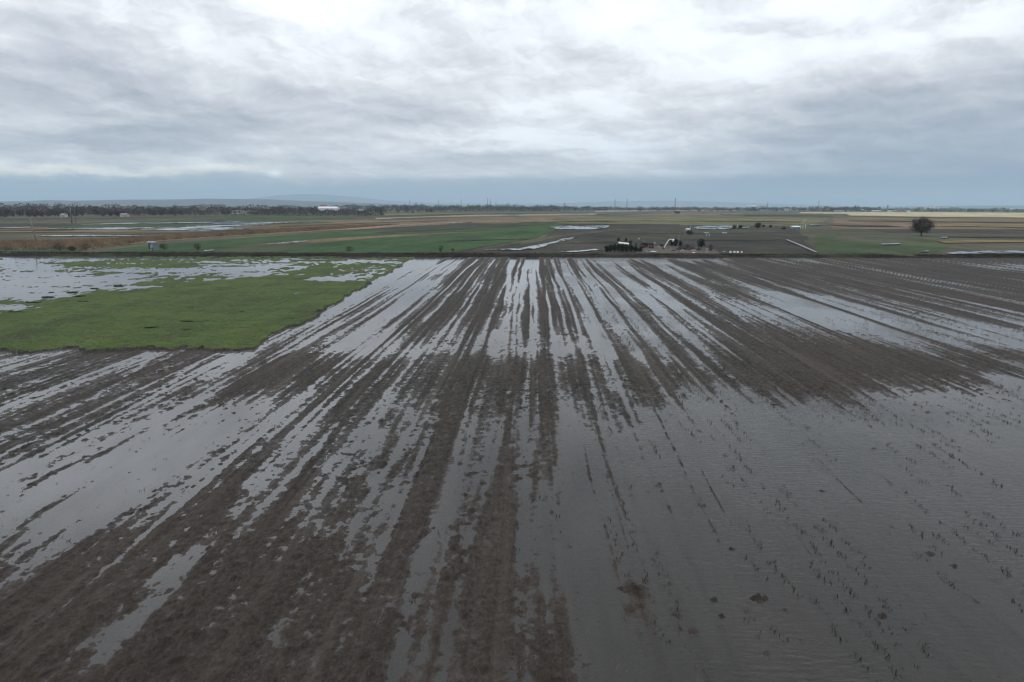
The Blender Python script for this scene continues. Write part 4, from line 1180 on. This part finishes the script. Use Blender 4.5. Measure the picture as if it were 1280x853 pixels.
building('chimney_house', 902, 262.8, 2, 4.8, 'narrow white tower house among the red sheds', WHITE, WHITE, cat='house', wins=0, depth=8)
building('works_hall', 940, 260.6, 11, 3.4, 'pale works hall, left end of the industrial group', CREAM, WHITE, cat='hall')
building('works_hall', 951, 260.8, 10, 3.0, 'pale works hall with dark windows under the short masts', CREAM, ROOFG, cat='hall', roof='flat')
building('works_hall', 956, 263.4, 8, 1.6, 'tiny white flat hall in front of the industrial group', WHITE, WHITE, cat='hall', roof='flat', wins=0)
building('warehouse', 992.5, 263.6, 35, 2.6, 'very long bright white warehouse on the right horizon', WHITE, WHITE, cat='warehouse', roof='arch', wins=0, doors=0, wallh=.7)
building('works_hall', 1022, 261.4, 9, 4.0, 'pale hall below the mast right of the long warehouse', CREAM, WHITE, cat='hall', roof='flat')
building('brick_barn', 1035, 264.2, 22, 2.6, 'low dark red shed right of the long warehouse', PINK, ROOFR, cat='barn')
building('far_hall', 1053, 264.6, 15, 1.6, 'low pale flat hall below the dense grove', CREAM, CREAM, cat='hall', roof='flat', wins=0)
building('far_house', 1082.5, 264.0, 8, 2.0, 'white house at the foot of the dense grove', WHITE, WHITE, cat='house')
building('far_hall', 1096, 265.6, 10, 2.4, 'pinkish pale hall left of the water tower', mat('pinkish_wall', (0.40, 0.34, 0.35), .8, .1, .5), CREAM, cat='hall')
building('far_house', 1115, 265.0, 8, 1.9, 'white flat house right of the water tower', WHITE, WHITE, cat='house', roof='flat')
building('brick_barn', 1127, 265.6, 14, 1.7, 'low brick barn right of the water tower', PINK, ROOFR, cat='barn')
building('far_house', 1136, 265.6, 4, 2.0, 'tiny white house right of the low brick barn', WHITE, WHITE, cat='house', wins=1)
for k, (px, py, w, h) in enumerate(((1158, 261.4, 3.5, 3.2), (1163, 261.2, 2.5, 4.6), (1168, 261.4, 3.0, 3.4), (1174, 261.6, 3.0, 2.4), (1270, 262.6, 11, 1.6), (1246, 262.6, 8, 1.3), (932, 259.8, 3, 2.0), (1012, 260.4, 3, 2))):
    building('far_block', px, py, w, h, ('leftmost pale block of the far town', 'tallest pale block of the far town', 'third pale block of the far town', 'rightmost pale block of the far town',
             'long white roof at the far right horizon', 'faint long roof left of the far right one', 'faint pale block left of the works halls', 'faint pale block behind the long warehouse')[k], WHITE, WHITE, cat='building', roof='flat', wins=0, doors=0)


def water_tower():
    px, base = 1109, 264.6
    g = G(px, base); s = mpp(px, base); h = 7.5 * s
    o = empty('water_tower', (g[0], g[1], 0)); tag(o, 'dark water tower with a paler tank on the right horizon', 'water tower')
    MB().tube((0, 0, -.3), (0, 0, h * .72), 1.6 * s * .45, 1.3 * s * .45, 14).build('shaft', GREYW, o, True)
    m = MB(); m.tube((0, 0, h * .68), (0, 0, h * .8), .6 * s, 1.1 * s, 16); m.tube((0, 0, h * .8), (0, 0, h * .96), 1.1 * s, 1.1 * s, 16)
    m.tube((0, 0, h * .96), (0, 0, h), 1.1 * s, .2 * s, 16)
    m.build('tank', ROOFG, o)


water_tower()


# the little pump hut on the dyke
def pump_hut():
    g = G(189, 314.5); s = mpp(189, 314.5)
    o = empty('pump_hut', (g[0], g[1], .1), -.35); tag(o, 'small grey-blue pump hut with a black open side on the dyke', 'hut')
    w, h = 12.5 * s, 12.0 * s
    body = mat('blue_grey_sheet', (0.15, 0.19, 0.22), .6, .2, 3)
    t = 1.0
    MB().box(-w * .12, w * .5, 0, w * .5, 0.2, h * .86).build('wall', body, o)
    MB().box(-w * .5, -w * .12, w * .18, w * .5, .5, h * .8).build('dark_bay', DKW, o)
    MB().extrude([(-.15, h * .80), (-.15, h * .90), (w * .25, h), (w * .55, h * .90), (w * .55, h * .80)], -w * .52, w * .54).build('roof', GREYW, o)
    # round filter drum seen against the wall
    MB().tube((w * .19, -.25, h * .48), (w * .19, 0.0, h * .48), w * .17, w * .17, 20).build('drum_lid', mat('pale_blue_lid', (0.26, 0.33, 0.38), .5, .1, 3), o)
    for x in (-.46, -.14, .46):
        MB().tube((w * x, .1, -.3), (w * x, .1, .5), .08, .08, 8).build('leg', GREYW, o)
    MB().tube((w * .1, -.1, .4), (w * .3, -1.0, -.3), .09, .09, 8).build('hose', GREYW, o)


pump_hut()


# ------------------------------------------------------------------ farmyard clutter
RED = mat('faded_red_paint', (0.19, 0.05, 0.045), .6, .25, 2)
BLUE = mat('teal_tarp', (0.10, 0.20, 0.22), .6, .2, 2)
RUBBER = mat('tyre_rubber', (0.02, 0.02, 0.02), .8, .1, 4)


def roofed_shelter():
    g = G(779, 309); s = mpp(779, 309)
    o = empty('open_shelter', (g[0], g[1], 0), -.15); tag(o, 'open shelter with a sloping white roof behind the hedge', 'shelter')
    w, h = 13.0 * s, 4.6 * s
    MB().poly and None
    m = MB()
    m.extrude([(-1.6, h - .10), (1.6, h + .10), (1.6, h + .2), (-1.6, h)], -w / 2, w / 2)
    rf = m.build('roof', WHITE, o); rf.rotation_euler = (0, .10, 0)
    for x in (-.45, 0, .45):
        for y in (-1.4, 1.4):
            MB().tube((w * x, y, -.1), (w * x, y, h - .02 - w * x * .10), .09, .09, 6).build('post', WOODP, o)
    MB().box(-w * .42, w * .42, 1.2, 1.5, 0, h * .7).build('back_wall', GREYW, o)


roofed_shelter()


def wheel(m, x, y, r, wd):
    m.tube((x, y - wd / 2, r), (x, y + wd / 2, r), r, r, 18)


def farm_trailer(px, base, wpx, hpx, label, rz=0.0, mat_=None):
    g = G(px, base); s = mpp(px, base); w, h = wpx * s, hpx * s
    o = empty('farm_trailer', (g[0], g[1], 0), rz); tag(o, label, 'trailer')
    d = min(w * .55, 2.2)
    m = MB(); z0 = h * .42
    m.box(-w / 2, w / 2, -d / 2, d / 2, z0, z0 + .08)
    m.box(-w / 2, w / 2, -d / 2, -d / 2 + .06, z0 + .08, h); m.box(-w / 2, w / 2, d / 2 - .06, d / 2, z0 + .08, h)
    m.box(-w / 2, -w / 2 + .06, -d / 2 + .06, d / 2 - .06, z0 + .08, h); m.box(w / 2 - .06, w / 2, -d / 2 + .06, d / 2 - .06, z0 + .08, h)
    m.build('box_body', mat_ or RED, o)
    MB().tube((w / 2, 0, z0), (w * .5 + 1.2, 0, z0 * .6), .06, .05, 6).build('drawbar', STEEL, o)
    for x in (-.25, .25):
        for y in (-1, 1):
            q = MB(); wheel(q, w * x, y * (d / 2 - .1), z0 * .8, .22); q.build('wheel', RUBBER, o)


farm_trailer(802.5, 311, 6, 4.4, 'faded red farm trailer beside the hedge end', .3)
farm_trailer(814, 311, 6.5, 4.0, 'faded red farm trailer, right one of two in the yard', -.2)
farm_trailer(979.5, 287.2, 4, 4.0, 'small dark red trailer in the fields right of the farm', .1)


def tractor():
    g = G(808.5, 310); s = mpp(808.5, 310)
    o = empty('tractor', (g[0], g[1], 0), .2); tag(o, 'small dark blue-grey tractor between two red trailers', 'tractor')
    bl = mat('dark_blue_paint', (0.035, 0.045, 0.07), .5, .2, 2)
    k = 1.0
    MB().box(-.3, 1.9, -.42, .42, .75, 1.45).build('bonnet', bl, o)
    MB().box(-1.5, -.3, -.7, .7, .7, 1.3).build('chassis', bl, o)
    MB().box(-1.4, -.25, -.75, .75, 2.35, 2.5).build('cab_roof', bl, o)
    for x in (-1.35, -.3):
        for y in (-.68, .68): MB().tube((x, y, 1.3), (x, y, 2.35), .04, .04, 6).build('cab_post', STEEL, o)
    for y in (-.85, .85):
        q = MB(); wheel(q, -.9, y, .8, .4); q.build('rear_wheel', RUBBER, o)
        q = MB(); wheel(q, 1.45, y * .8, .48, .28); q.build('front_wheel', RUBBER, o)


tractor()


def sheet_pile(px, base, wpx, hpx, material, label, name, cat, seed, d=1.8):
    """heap under a cover / pile of stuff: irregular domed mesh"""
    g = G(px, base); s = mpp(px, base); w, h = wpx * s, hpx * s
    n, k = 36, 9
    V, Fs = [], []
    for i in range(k + 1):
        t = i / k
        for j in range(n):
            an = 2 * math.pi * j / n
            e = 1 + .5 * float(fbm(np.array([math.cos(an) * 2.2 + seed]), np.array([math.sin(an) * 2.2 + t * 2]), seed, 3)[0])
            V.append((math.cos(an) * w / 2 * (1 - t) ** .6 * e, math.sin(an) * d / 2 * (1 - t) ** .6 * e,
                      h * t * (1 + .35 * float(vn(np.array([math.cos(an) * 3 * (1 - t)]), np.array([math.sin(an) * 3 + seed]), seed)[0])) - .05))
    for i in range(k):
        for j in range(n):
            a_, b_ = i * n + j, i * n + (j + 1) % n
            Fs.append((a_, b_, b_ + n, a_ + n))
    Fs.append(tuple(k * n + j for j in range(n)))
    me = bpy.data.meshes.new(name); me.from_pydata(V, [], Fs); me.materials.append(material)
    o = link(name, me); o.location = (g[0], g[1], .05)
    tag(o, label, cat)


sheet_pile(807, 315.6, 7, 2.6, BLUE, 'teal tarpaulin heap at the front of the yard', 'tarpaulin', 'tarpaulin', 3)
sheet_pile(816.5, 315.4, 13, 1.4, WHITE, 'flat white plastic sheet beside the teal tarpaulin', 'plastic_sheet', 'plastic sheet', 4)
RUB = mat('rubble', (0.17, 0.14, 0.135), .9, .45, 3, contrast=(.4, .6))
sheet_pile(853, 315.6, 16, 4.0, RUB, 'wide grey-pink rubble pile under the thin yard pole', 'rubble_pile', 'rubble', 5, 3)
sheet_pile(867, 315.8, 15, 4.0, RUB, 'grey-pink rubble pile right of the wide one', 'rubble_pile', 'rubble', 6, 3)
sheet_pile(858, 313.0, 30, 6.4, mat('firewood', (0.035, 0.028, 0.026), .9, .7, 3, contrast=(.45, .55)), 'long dark stack of firewood behind the rubble', 'firewood_stack', 'firewood', 7, 3.5)
sheet_pile(835, 312.0, 10, 2.4, mat('scrap', (0.11, 0.085, 0.075), .9, .5, 3), 'low brown scrap heap left of the firewood', 'scrap_heap', 'scrap', 8, 2)
sheet_pile(824, 309.6, 8, 1.8, mat('planks', (0.24, 0.19, 0.14), .9, .3, 2), 'low stack of pale planks right of the red trailers', 'plank_stack', 'planks', 9, 1.5)
sheet_pile(798.5, 300.0, 3, 2.2, CREAM, 'pale sack pile behind the red trailers', 'sack_pile', 'sacks', 10, 1.2)
for k, (px, wd) in enumerate(((913, 4.2), (918, 4.6), (922, 4.0), (927, 2.8))):
    sheet_pile(px, 316.6, wd, 2.6, WHITE, ('leftmost', 'second', 'third', 'rightmost and smallest')[k] + ' of four white sacks on the dyke right of the farm', 'white_sack', 'sack', 11 + k, 1.0)
sheet_pile(905, 316.0, 6, 2.0, GREYW, 'grey bundle left of the four white sacks', 'grey_bundle', 'bundle', 17, 1.0)


for k, (px, py, wd, hh, mt_, lab, nm_, ct_) in enumerate((
        (795, 308, 4, 4.5, LEAF_DK, 'dark bramble heap behind the red trailer', 'bramble', 'bramble'),
        (829, 312.5, 5, 2.6, mat('dark_scrap', (0.03, 0.026, 0.025), .8, .5, 3), 'black scrap heap at the foot of the leaning pipe', 'scrap_heap', 'scrap'),
        (842, 314.5, 7, 2.0, mat('dark_scrap', (0.03, 0.026, 0.025), .8, .5, 3), 'black rubber heap left of the grey rubble', 'scrap_heap', 'scrap'),
        (873, 313.5, 7, 4.2, mat('dark_scrap', (0.03, 0.026, 0.025), .8, .5, 3), 'black covered heap under the dark leafy tree', 'covered_heap', 'heap'),
        (805, 303.5, 6, 1.6, RUB, 'low grey rubble behind the tractor', 'rubble_pile', 'rubble'),
        (818, 305, 4, 1.8, GREYW, 'small grey covered heap right of the tractor', 'covered_heap', 'heap'),
        (867, 317, 5, 1.8, CREAM, 'pale sack in front of the rubble piles', 'pale_sack', 'sack'))):
    sheet_pile(px, py, wd, hh, mt_, lab, nm_, ct_, 30 + k, 2.0)


def leaning_pipe():
    g = G(830.5, 310.5); s = mpp(830.5, 310.5)
    o = empty('irrigation_pipe', (g[0], g[1], 0), .0); tag(o, 'white irrigation pipe leaning up to the right with a bent end', 'pipe')
    r_ = .16
    pts = [(0, 0, 0), (.5 * s, 0, 2.6 * s), (2.2 * s, 0, 5.4 * s), (4.4 * s, 0, 9.4 * s), (6.0 * s, 0, 11.0 * s), (9.2 * s, 0, 10.8 * s), (10.6 * s, 0, 9.9 * s)]
    m = MB()
    for a_, b_ in zip(pts[:-1], pts[1:]): m.tube(a_, b_, r_, r_, 10)
    m.build('pipe', WHITE, o, False)
    MB().tube((9.6 * s, 0, 10.2 * s), (11 * s, 0, 9.6 * s), .42, .5, 14).build('nozzle', WHITE, o)
    for x in (3.0, 7.5):
        MB().tube((x * s, .15, -.1), (x * s, .15, (6.6 if x < 4 else 10.8) * s), .05, .05, 6).build('prop', STEEL, o)


leaning_pipe()


def tank():
    g = G(859.5, 294); s = mpp(859.5, 294)
    o = empty('water_tank', (g[0], g[1], 0), 0); tag(o, 'white water tank raised on thin legs behind the farmyard', 'tank')
    for x in (-1, 1):
        for y in (-1, 1): MB().tube((x * 1.6 * s, y * .7, -.1), (x * 1.6 * s, y * .7, 5.6 * s), .06, .06, 6).build('leg', STEEL, o)
    MB().tube((-2.6 * s, 0, 6.9 * s), (2.6 * s, 0, 6.9 * s), 1.35 * s, 1.35 * s, 18).build('drum', WHITE, o, False)


tank()


def beehive(px, py, wpx, hpx, label):
    g = G(px, py); s = mpp(px, py); w, h = wpx * s, hpx * s
    o = empty('trough', (g[0], g[1], 0), 0); tag(o, label, 'trough')
    m = MB()
    m.box(-w / 2, w / 2, -.45, -.39, .35, h); m.box(-w / 2, w / 2, .39, .45, .35, h)
    m.box(-w / 2, -w / 2 + .06, -.39, .39, .35, h); m.box(w / 2 - .06, w / 2, -.39, .39, .35, h); m.box(-w / 2 + .06, w / 2 - .06, -.39, .39, .35, .42)
    m.build('basin', WHITE, o)
    for x in (-.4, .4): MB().box(w * x - .06, w * x + .06, -.35, .35, -.1, .35).build('leg', STEEL, o)


beehive(883, 292.6, 5, 1.8, 'white trough, left one of two before the post fence')
beehive(905.5, 292.6, 5.5, 1.8, 'white trough, right one of two before the post fence')
for k, (px, py, h, lab) in enumerate(((883, 296, 3, 'short white stake under the left trough'), (886.3, 296.2, 3.2, 'second short white stake right of the first'),
                                      (872.4, 287.6, 4, 'white stake at the left of the post fence'), (882.4, 317, 6, 'left one of two pale posts on the dyke'), (884.6, 317, 6, 'right one of two pale posts on the dyke'),
                                      (1006.5, 286.3, 6, 'tall white post right of the little white hut'), (1003.5, 286.3, 5, 'grey post left of the tall white post'), (1000.7, 286.3, 4.6, 'dark post nearest the little white hut'))):
    g = G(px, py); s = mpp(px, py)
    mt = WHITE if 'white' in lab else (CREAM if 'pale' in lab else STEEL)
    m = MB().tube((0, 0, -.1), (0, 0, h * s), .5 * s * .6, .5 * s * .55, 8)
    m.tube((0, 0, h * s), (0, 0, h * s + .08), .5 * s * .75, .5 * s * .3, 8)
    o = m.build('stake', mt); o.location = (g[0], g[1], 0); tag(o, lab, 'post')

# post fence
g0, g1 = G(863, 287.2), G(926, 284.4)
o = empty('post_fence', (g0[0], g0[1], 0)); tag(o, 'long wire fence of thin posts in front of the bright pool', 'fence')
dv = g1 - g0; N = 26
for k in range(N + 1):
    p = dv * k / N
    MB().tube((p[0], p[1], -.1), (p[0], p[1], 1.7 + .2 * random.random()), .07, .06, 6).build('post', WOODP if k % 3 else WHITE, o)
for z in (.6, 1.1, 1.55):
    MB().tube((0, 0, z), (dv[0], dv[1], z), .02, .02, 4).build('wire', STEEL, o)

building('hut', 995.5, 287.3, 9, 4.6, 'little white and blue-grey hut in the right-hand fields', mat('hut_blue', (0.20, 0.24, 0.30), .7, .1, 1), WHITE, depth=4, cat='hut', roof='gable', doors=1, wins=1, wallh=.7)


# the straight white kerb line on the right of the dark soil
sheet('concrete_channel', [(983.5, 300.8), (1003, 308.6), (1020, 316.4), (1022, 317.6), (1018, 317.0), (1000, 309.0), (982.5, 301.3)], mat('pale_concrete', (0.26, 0.265, 0.26), .7, .1, .3), 'straight pale concrete channel at the right edge of the dark soil', 'channel', rag=.02)

# ------------------------------------------------------------------ hills
def hill(name, pts, base, dist, material, label, depth=1.0):
    """ridge line given in the photo; stands at a real distance with a long gentle slope in front and behind"""
    V, Fs = [], []
    nx = 120
    pxs = np.linspace(pts[0][0], pts[-1][0], nx)
    tops = np.interp(pxs, [p[0] for p in pts], [p[1] for p in pts])
    prof = [(-1, 0), (-.7, .22), (-.45, .5), (-.2, .84), (0, 1), (.3, .8), (1, 0)]
    for i, (px, ty) in enumerate(zip(pxs, tops)):
        v = ray(px, ty); hxy = math.hypot(v[0], v[1]); hd = v[:2] / hxy
        for j, (dd, zf) in enumerate(prof):
            D = dist * (1 + dd * .12 * depth)
            z = H + v[2] / hxy * dist
            e = 1 + .25 * float(fbm(np.array([i * .14]), np.array([j * .6]), int(dist) % 97, 3)[0]) * (1 if j != 4 else .12)
            V.append((hd[0] * D, hd[1] * D, max(z * zf * e, -5) - (5 if zf == 0 else 0)))
    k = len(prof)
    for i in range(nx - 1):
        for j in range(k - 1): Fs.append((i * k + j, (i + 1) * k + j, (i + 1) * k + j + 1, i * k + j + 1))
    tag(link(name, fast_mesh(name, V, Fs, material, True)), label, 'hills', kind='structure')


HILLM = field_material('hill_scrub', (0.022, 0.030, 0.026), (0.050, 0.056, 0.042))
MTNM = field_material('mountain_forest', (0.008, 0.012, 0.016), (0.018, 0.022, 0.026))
hill('hills', [(-260, 256), (-80, 252.5), (30, 251.8), (62, 250.3), (90, 251.2), (120, 250.6), (150, 249.9), (200, 249.8), (260, 248.6), (330, 249.2), (370, 251), (440, 253.5), (520, 256.6), (600, 257.4)], 257, 9000, HILLM, 'low blue-green hills on the left horizon')
hill('mountains', [(230, 256), (300, 250), (340, 245), (372, 242.6), (400, 243.2), (440, 246), (480, 250.5), (530, 253.5), (600, 255), (680, 255), (730, 253), (770, 251.6), (830, 251.0), (880, 252), (940, 254), (1010, 256.3), (1080, 258)], 257, 21000, MTNM, 'pale blue mountains fading into the far haze')
hill('hills', [(1080, 259), (1180, 257.6), (1240, 257.2), (1400, 257.0), (1600, 258)], 260, 14000, HILLM, 'faint low hills at the right horizon')

# ------------------------------------------------------------------ haze
hz = MB().box(-30000, 30000, -400, 30000, -2.0, 450)
hm = bpy.data.materials.new('haze_air'); hm.use_nodes = True
nt = hm.node_tree
for nd in list(nt.nodes):
    if nd.type != 'OUTPUT_MATERIAL': nt.nodes.remove(nd)
pv = nt.nodes.new('ShaderNodeVolumePrincipled')
pv.inputs['Color'].default_value = (0.64, 0.84, 1.0, 1)
pv.inputs['Density'].default_value = 1.0e-4
pv.inputs['Anisotropy'].default_value = 0.2
nt.links.new(pv.outputs[0], nt.nodes['Material Output'].inputs['Volume'])
HAZE = hz.build('haze', hm)
tag(HAZE, 'pale blue haze over the whole plain', 'haze', kind='stuff')

# ------------------------------------------------------------------ sky and light
SUN_EL, SUN_AZ = R(52), R(70)           # azimuth clockwise from +Y
world = bpy.data.worlds.new('World'); sc.world = world
world.use_nodes = True
nt = world.node_tree
bg = nt.nodes['Background']
tc = nt.nodes.new('ShaderNodeTexCoord')
D = tc.outputs['Generated']
sep = nt.nodes.new('ShaderNodeSeparateXYZ'); nt.links.new(D, sep.inputs[0])
x, y, z = sep.outputs
zc = mathn(nt, 'MAXIMUM', z, 0.0)
den = mathn(nt, 'ADD', zc, 0.11)
cmb = nt.nodes.new('ShaderNodeCombineXYZ')
nt.links.new(mathn(nt, 'DIVIDE', x, den), cmb.inputs[0])
nt.links.new(mathn(nt, 'DIVIDE', y, den), cmb.inputs[1])
PL = cmb.outputs[0]
az = mathn(nt, 'ARCTAN2', x, y)
el = mathn(nt, 'ARCSINE', z)
cn1 = noise_node(nt, PL, .42, (1, 1, 1), 8, .58)
cn2 = noise_node(nt, PL, 1.3, (1, 1.15, 1), 9, .62)
cn3 = noise_node(nt, PL, 3.6, (1, 1.2, 1), 8, .62)
cmb2 = nt.nodes.new('ShaderNodeCombineXYZ')
nt.links.new(az, cmb2.inputs[0]); nt.links.new(mathn(nt, 'MULTIPLY', el, 2.6), cmb2.inputs[1])
wn = noise_node(nt, cmb2.outputs[0], 5.0, (1, 1, 1), 6, .62)
wn2 = noise_node(nt, cmb2.outputs[0], 6.0, (1.1, 1, 1), 6, .62)
azw = mathn(nt, 'ADD', az, mathn(nt, 'MULTIPLY', mathn(nt, 'SUBTRACT', wn, .5), .42))
elw = mathn(nt, 'ADD', el, mathn(nt, 'MULTIPLY', mathn(nt, 'SUBTRACT', wn2, .5), .085))


def aze(px, py):
    v = ray(px, py)
    return math.atan2(v[0], v[1]), math.asin(v[2])


def blob(px, py, sx, sy, warped=True):
    a0, e0 = aze(px, py)
    A, E = (azw, elw) if warped else (az, el)
    dx = mathn(nt, 'MULTIPLY', mathn(nt, 'SUBTRACT', A, a0), F / sx)
    dy = mathn(nt, 'MULTIPLY', mathn(nt, 'SUBTRACT', E, e0), F / sy)
    q = mathn(nt, 'ADD', mathn(nt, 'MULTIPLY', dx, dx), mathn(nt, 'MULTIPLY', dy, dy))
    return mathn(nt, 'EXPONENT', mathn(nt, 'MULTIPLY', q, -1.0))


vlog = mathn(nt, 'MULTIPLY', mathn(nt, 'LOGARITHM', mathn(nt, 'ADD', zc, .055), math.e), .40)


def cloudn(du, dv, sc_, det, ro, sx=1.0):
    c_ = nt.nodes.new('ShaderNodeCombineXYZ')
    nt.links.new(mathn(nt, 'ADD', mathn(nt, 'ADD', az, mathn(nt, 'MULTIPLY', mathn(nt, 'SUBTRACT', wn2, .5), .10)), du), c_.inputs[0])
    nt.links.new(mathn(nt, 'ADD', mathn(nt, 'ADD', vlog, mathn(nt, 'MULTIPLY', mathn(nt, 'SUBTRACT', wn, .5), .10)), dv), c_.inputs[1])
    return noise_node(nt, c_.outputs[0], sc_, (sx, 1, 1), det, ro)


l1 = cloudn(0, 0, 4.4, 8, .5, .85)
l2 = cloudn(.010, .024, 4.4, 8, .5, .85)
l3 = cloudn(7, 3, 13.0, 8, .55, .9)
l4 = cloudn(7.004, 3.009, 13.0, 8, .55, .9)
l0 = cloudn(3, 9, 2.0, 4, .5, .7)
l5 = cloudn(3.02, 9.05, 2.0, 4, .5, .7)
t = mathn(nt, 'MULTIPLY', mathn(nt, 'SUBTRACT', l1, .5), 1.0)
t = mathn(nt, 'ADD', t, mathn(nt, 'ADD', mathn(nt, 'MULTIPLY', mathn(nt, 'SUBTRACT', l0, .5), .8), mathn(nt, 'MULTIPLY', mathn(nt, 'SUBTRACT', l0, l5), 1.3)))
t = mathn(nt, 'ADD', t, mathn(nt, 'MULTIPLY', mathn(nt, 'SUBTRACT', l1, l2), 1.9))
t = mathn(nt, 'ADD', t, mathn(nt, 'MULTIPLY', mathn(nt, 'SUBTRACT', l3, .5), .24))
t = mathn(nt, 'ADD', t, mathn(nt, 'MULTIPLY', mathn(nt, 'SUBTRACT', l3, l4), .9))
t = mathn(nt, 'ADD', t, .70)
for (px, py, sx, sy, amp) in (
        (790, 150, 190, 60, .22), (980, 10, 260, 40, .2), (900, 90, 220, 60, .16), (520, 15, 200, 55, .22), (420, 60, 160, 45, .14), (205, 55, 70, 45, .16),
        (640, 185, 60, 14, .25), (480, 185, 120, 12, .18), (90, 210, 260, 7, .35), (330, 200, 250, 10, .16), (1010, 187, 60, 7, .3), (810, 230, 90, 10, .14),
        (60, 110, 170, 42, -.36), (30, 20, 140, 35, -.14), (330, 145, 260, 40, -.2), (1180, 110, 180, 65, -.24), (1010, 160, 120, 25, -.2),
        (860, 165, 150, 20, -.14), (740, 205, 180, 20, -.2), (150, 180, 200, 12, -.2), (600, 195, 60, 10, -.14), (1130, 225, 260, 26, -.34), (1260, 90, 80, 60, -.12), (570, 90, 120, 25, -.08)):
    t = mathn(nt, 'ADD', t, mathn(nt, 'MULTIPLY', blob(px, py, sx, sy), amp))
cloud = ramp(nt, t, [(0.0, tuple(lin((166, 172, 182)))), (0.28, tuple(lin((192, 196, 203)))), (0.55, tuple(lin((219, 221, 225)))), (0.85, tuple(lin((246, 247, 248)))), (1.0, tuple(lin((250, 253, 255))))])
# rain-grey blue air beneath the cloud base, from the horizon to about 2.5 degrees
elf = mathn(nt, 'ADD', el, mathn(nt, 'MULTIPLY', mathn(nt, 'SUBTRACT', elw, el), .3))
low = maprange(nt, mathn(nt, 'ADD', elf, mathn(nt, 'MULTIPLY', mathn(nt, 'SUBTRACT', cn3, .5), .01)), R(1.9), R(2.6), 1, 0)
lowc_l = ramp(nt, maprange(nt, el, 0, R(2.8), 0, 1, False), [(0, tuple(lin((142, 166, 184)))), (.5, tuple(lin((160, 180, 194)))), (1, tuple(lin((186, 200, 210))))])
side = maprange(nt, az, R(6), R(34))
lowc = mixc(nt, side, lowc_l, tuple(lin((120, 143, 168))))
colr = mixc(nt, mathn(nt, 'MULTIPLY', low, .92), cloud, lowc)
# darker blue-grey rain cloud toward the lower right
rain = mathn(nt, 'MULTIPLY', blob(1280, 225, 330, 60), .75)
colr = mixc(nt, rain, colr, tuple(lin((128, 148, 172))))
# creamy break in the cloud low on the left, and one small bright puff
warm = mathn(nt, 'MULTIPLY', blob(60, 211, 280, 7.0), .9)
colr = mixc(nt, warm, colr, tuple(1.35 * v for v in lin((236, 230, 214))))
puff = mathn(nt, 'MULTIPLY', blob(344, 216.5, 7, 3.8, False), 1.2)
colr = mixc(nt, puff, colr, tuple(1.5 * v for v in lin((238, 240, 242))))
# brighter overhead
hi = nt.nodes.new('ShaderNodeMix'); hi.data_type = 'RGBA'; hi.blend_type = 'MULTIPLY'; hi.inputs[0].default_value = 1
nt.links.new(colr, hi.inputs[6])
g_ = mathn(nt, 'ADD', 1.0, mathn(nt, 'MULTIPLY', maprange(nt, el, R(8), R(30)), maprange(nt, az, R(-35), R(25), .60, .0)))
g_ = mathn(nt, 'ADD', g_, maprange(nt, t, .75, 1.25, 0, .22))
cg = nt.nodes.new('ShaderNodeCombineColor')
for i in range(3): nt.links.new(mathn(nt, 'MULTIPLY', g_, (.985, 1.0, 1.03)[i]), cg.inputs[i])
nt.links.new(cg.outputs[0], hi.inputs[7])
sky = nt.nodes.new('ShaderNodeTexSky'); sky.sky_type = 'NISHITA'; sky.sun_disc = False
sky.sun_elevation = SUN_EL; sky.sun_rotation = SUN_AZ
SKYS = 0.1
# clouds cover almost all of the physical sky
up = nt.nodes.new('ShaderNodeMix'); up.data_type = 'RGBA'; up.blend_type = 'MULTIPLY'; up.inputs[0].default_value = 1; up.clamp_result = False
nt.links.new(hi.outputs[2], up.inputs[6]); up.inputs[7].default_value = (1 / SKYS, 1 / SKYS, 1 / SKYS, 1)
fin = mixc(nt, .95, sky.outputs[0], up.outputs[2])
nt.links.new(fin, bg.inputs['Color'])
bg.inputs['Strength'].default_value = SKYS
sun_d = bpy.data.lights.new('sun', 'SUN'); sun_d.energy = 0.5; sun_d.angle = R(16); sun_d.color = (1, .96, .9)
sun = bpy.data.objects.new('sun', sun_d); COL.objects.link(sun)
sd = Vector((math.sin(SUN_AZ) * math.cos(SUN_EL), math.cos(SUN_AZ) * math.cos(SUN_EL), math.sin(SUN_EL)))
sun.rotation_euler = (-sd).to_track_quat('-Z', 'Y').to_euler()

# ------------------------------------------------------------------ render settings
sc.view_settings.view_transform = 'Standard'; sc.view_settings.look = 'None'
sc.view_settings.exposure = 0.0; sc.view_settings.gamma = 1.0; sc.view_settings.use_curve_mapping = False
sc.cycles.max_bounces = 4; sc.cycles.diffuse_bounces = 1; sc.cycles.glossy_bounces = 3; sc.cycles.volume_bounces = 1
sc.cycles.use_denoising = True
sc.cycles.denoiser = 'OPENIMAGEDENOISE'
sc.cycles.denoising_input_passes = 'RGB_ALBEDO_NORMAL'
sc.cycles.filter_width = 1.3
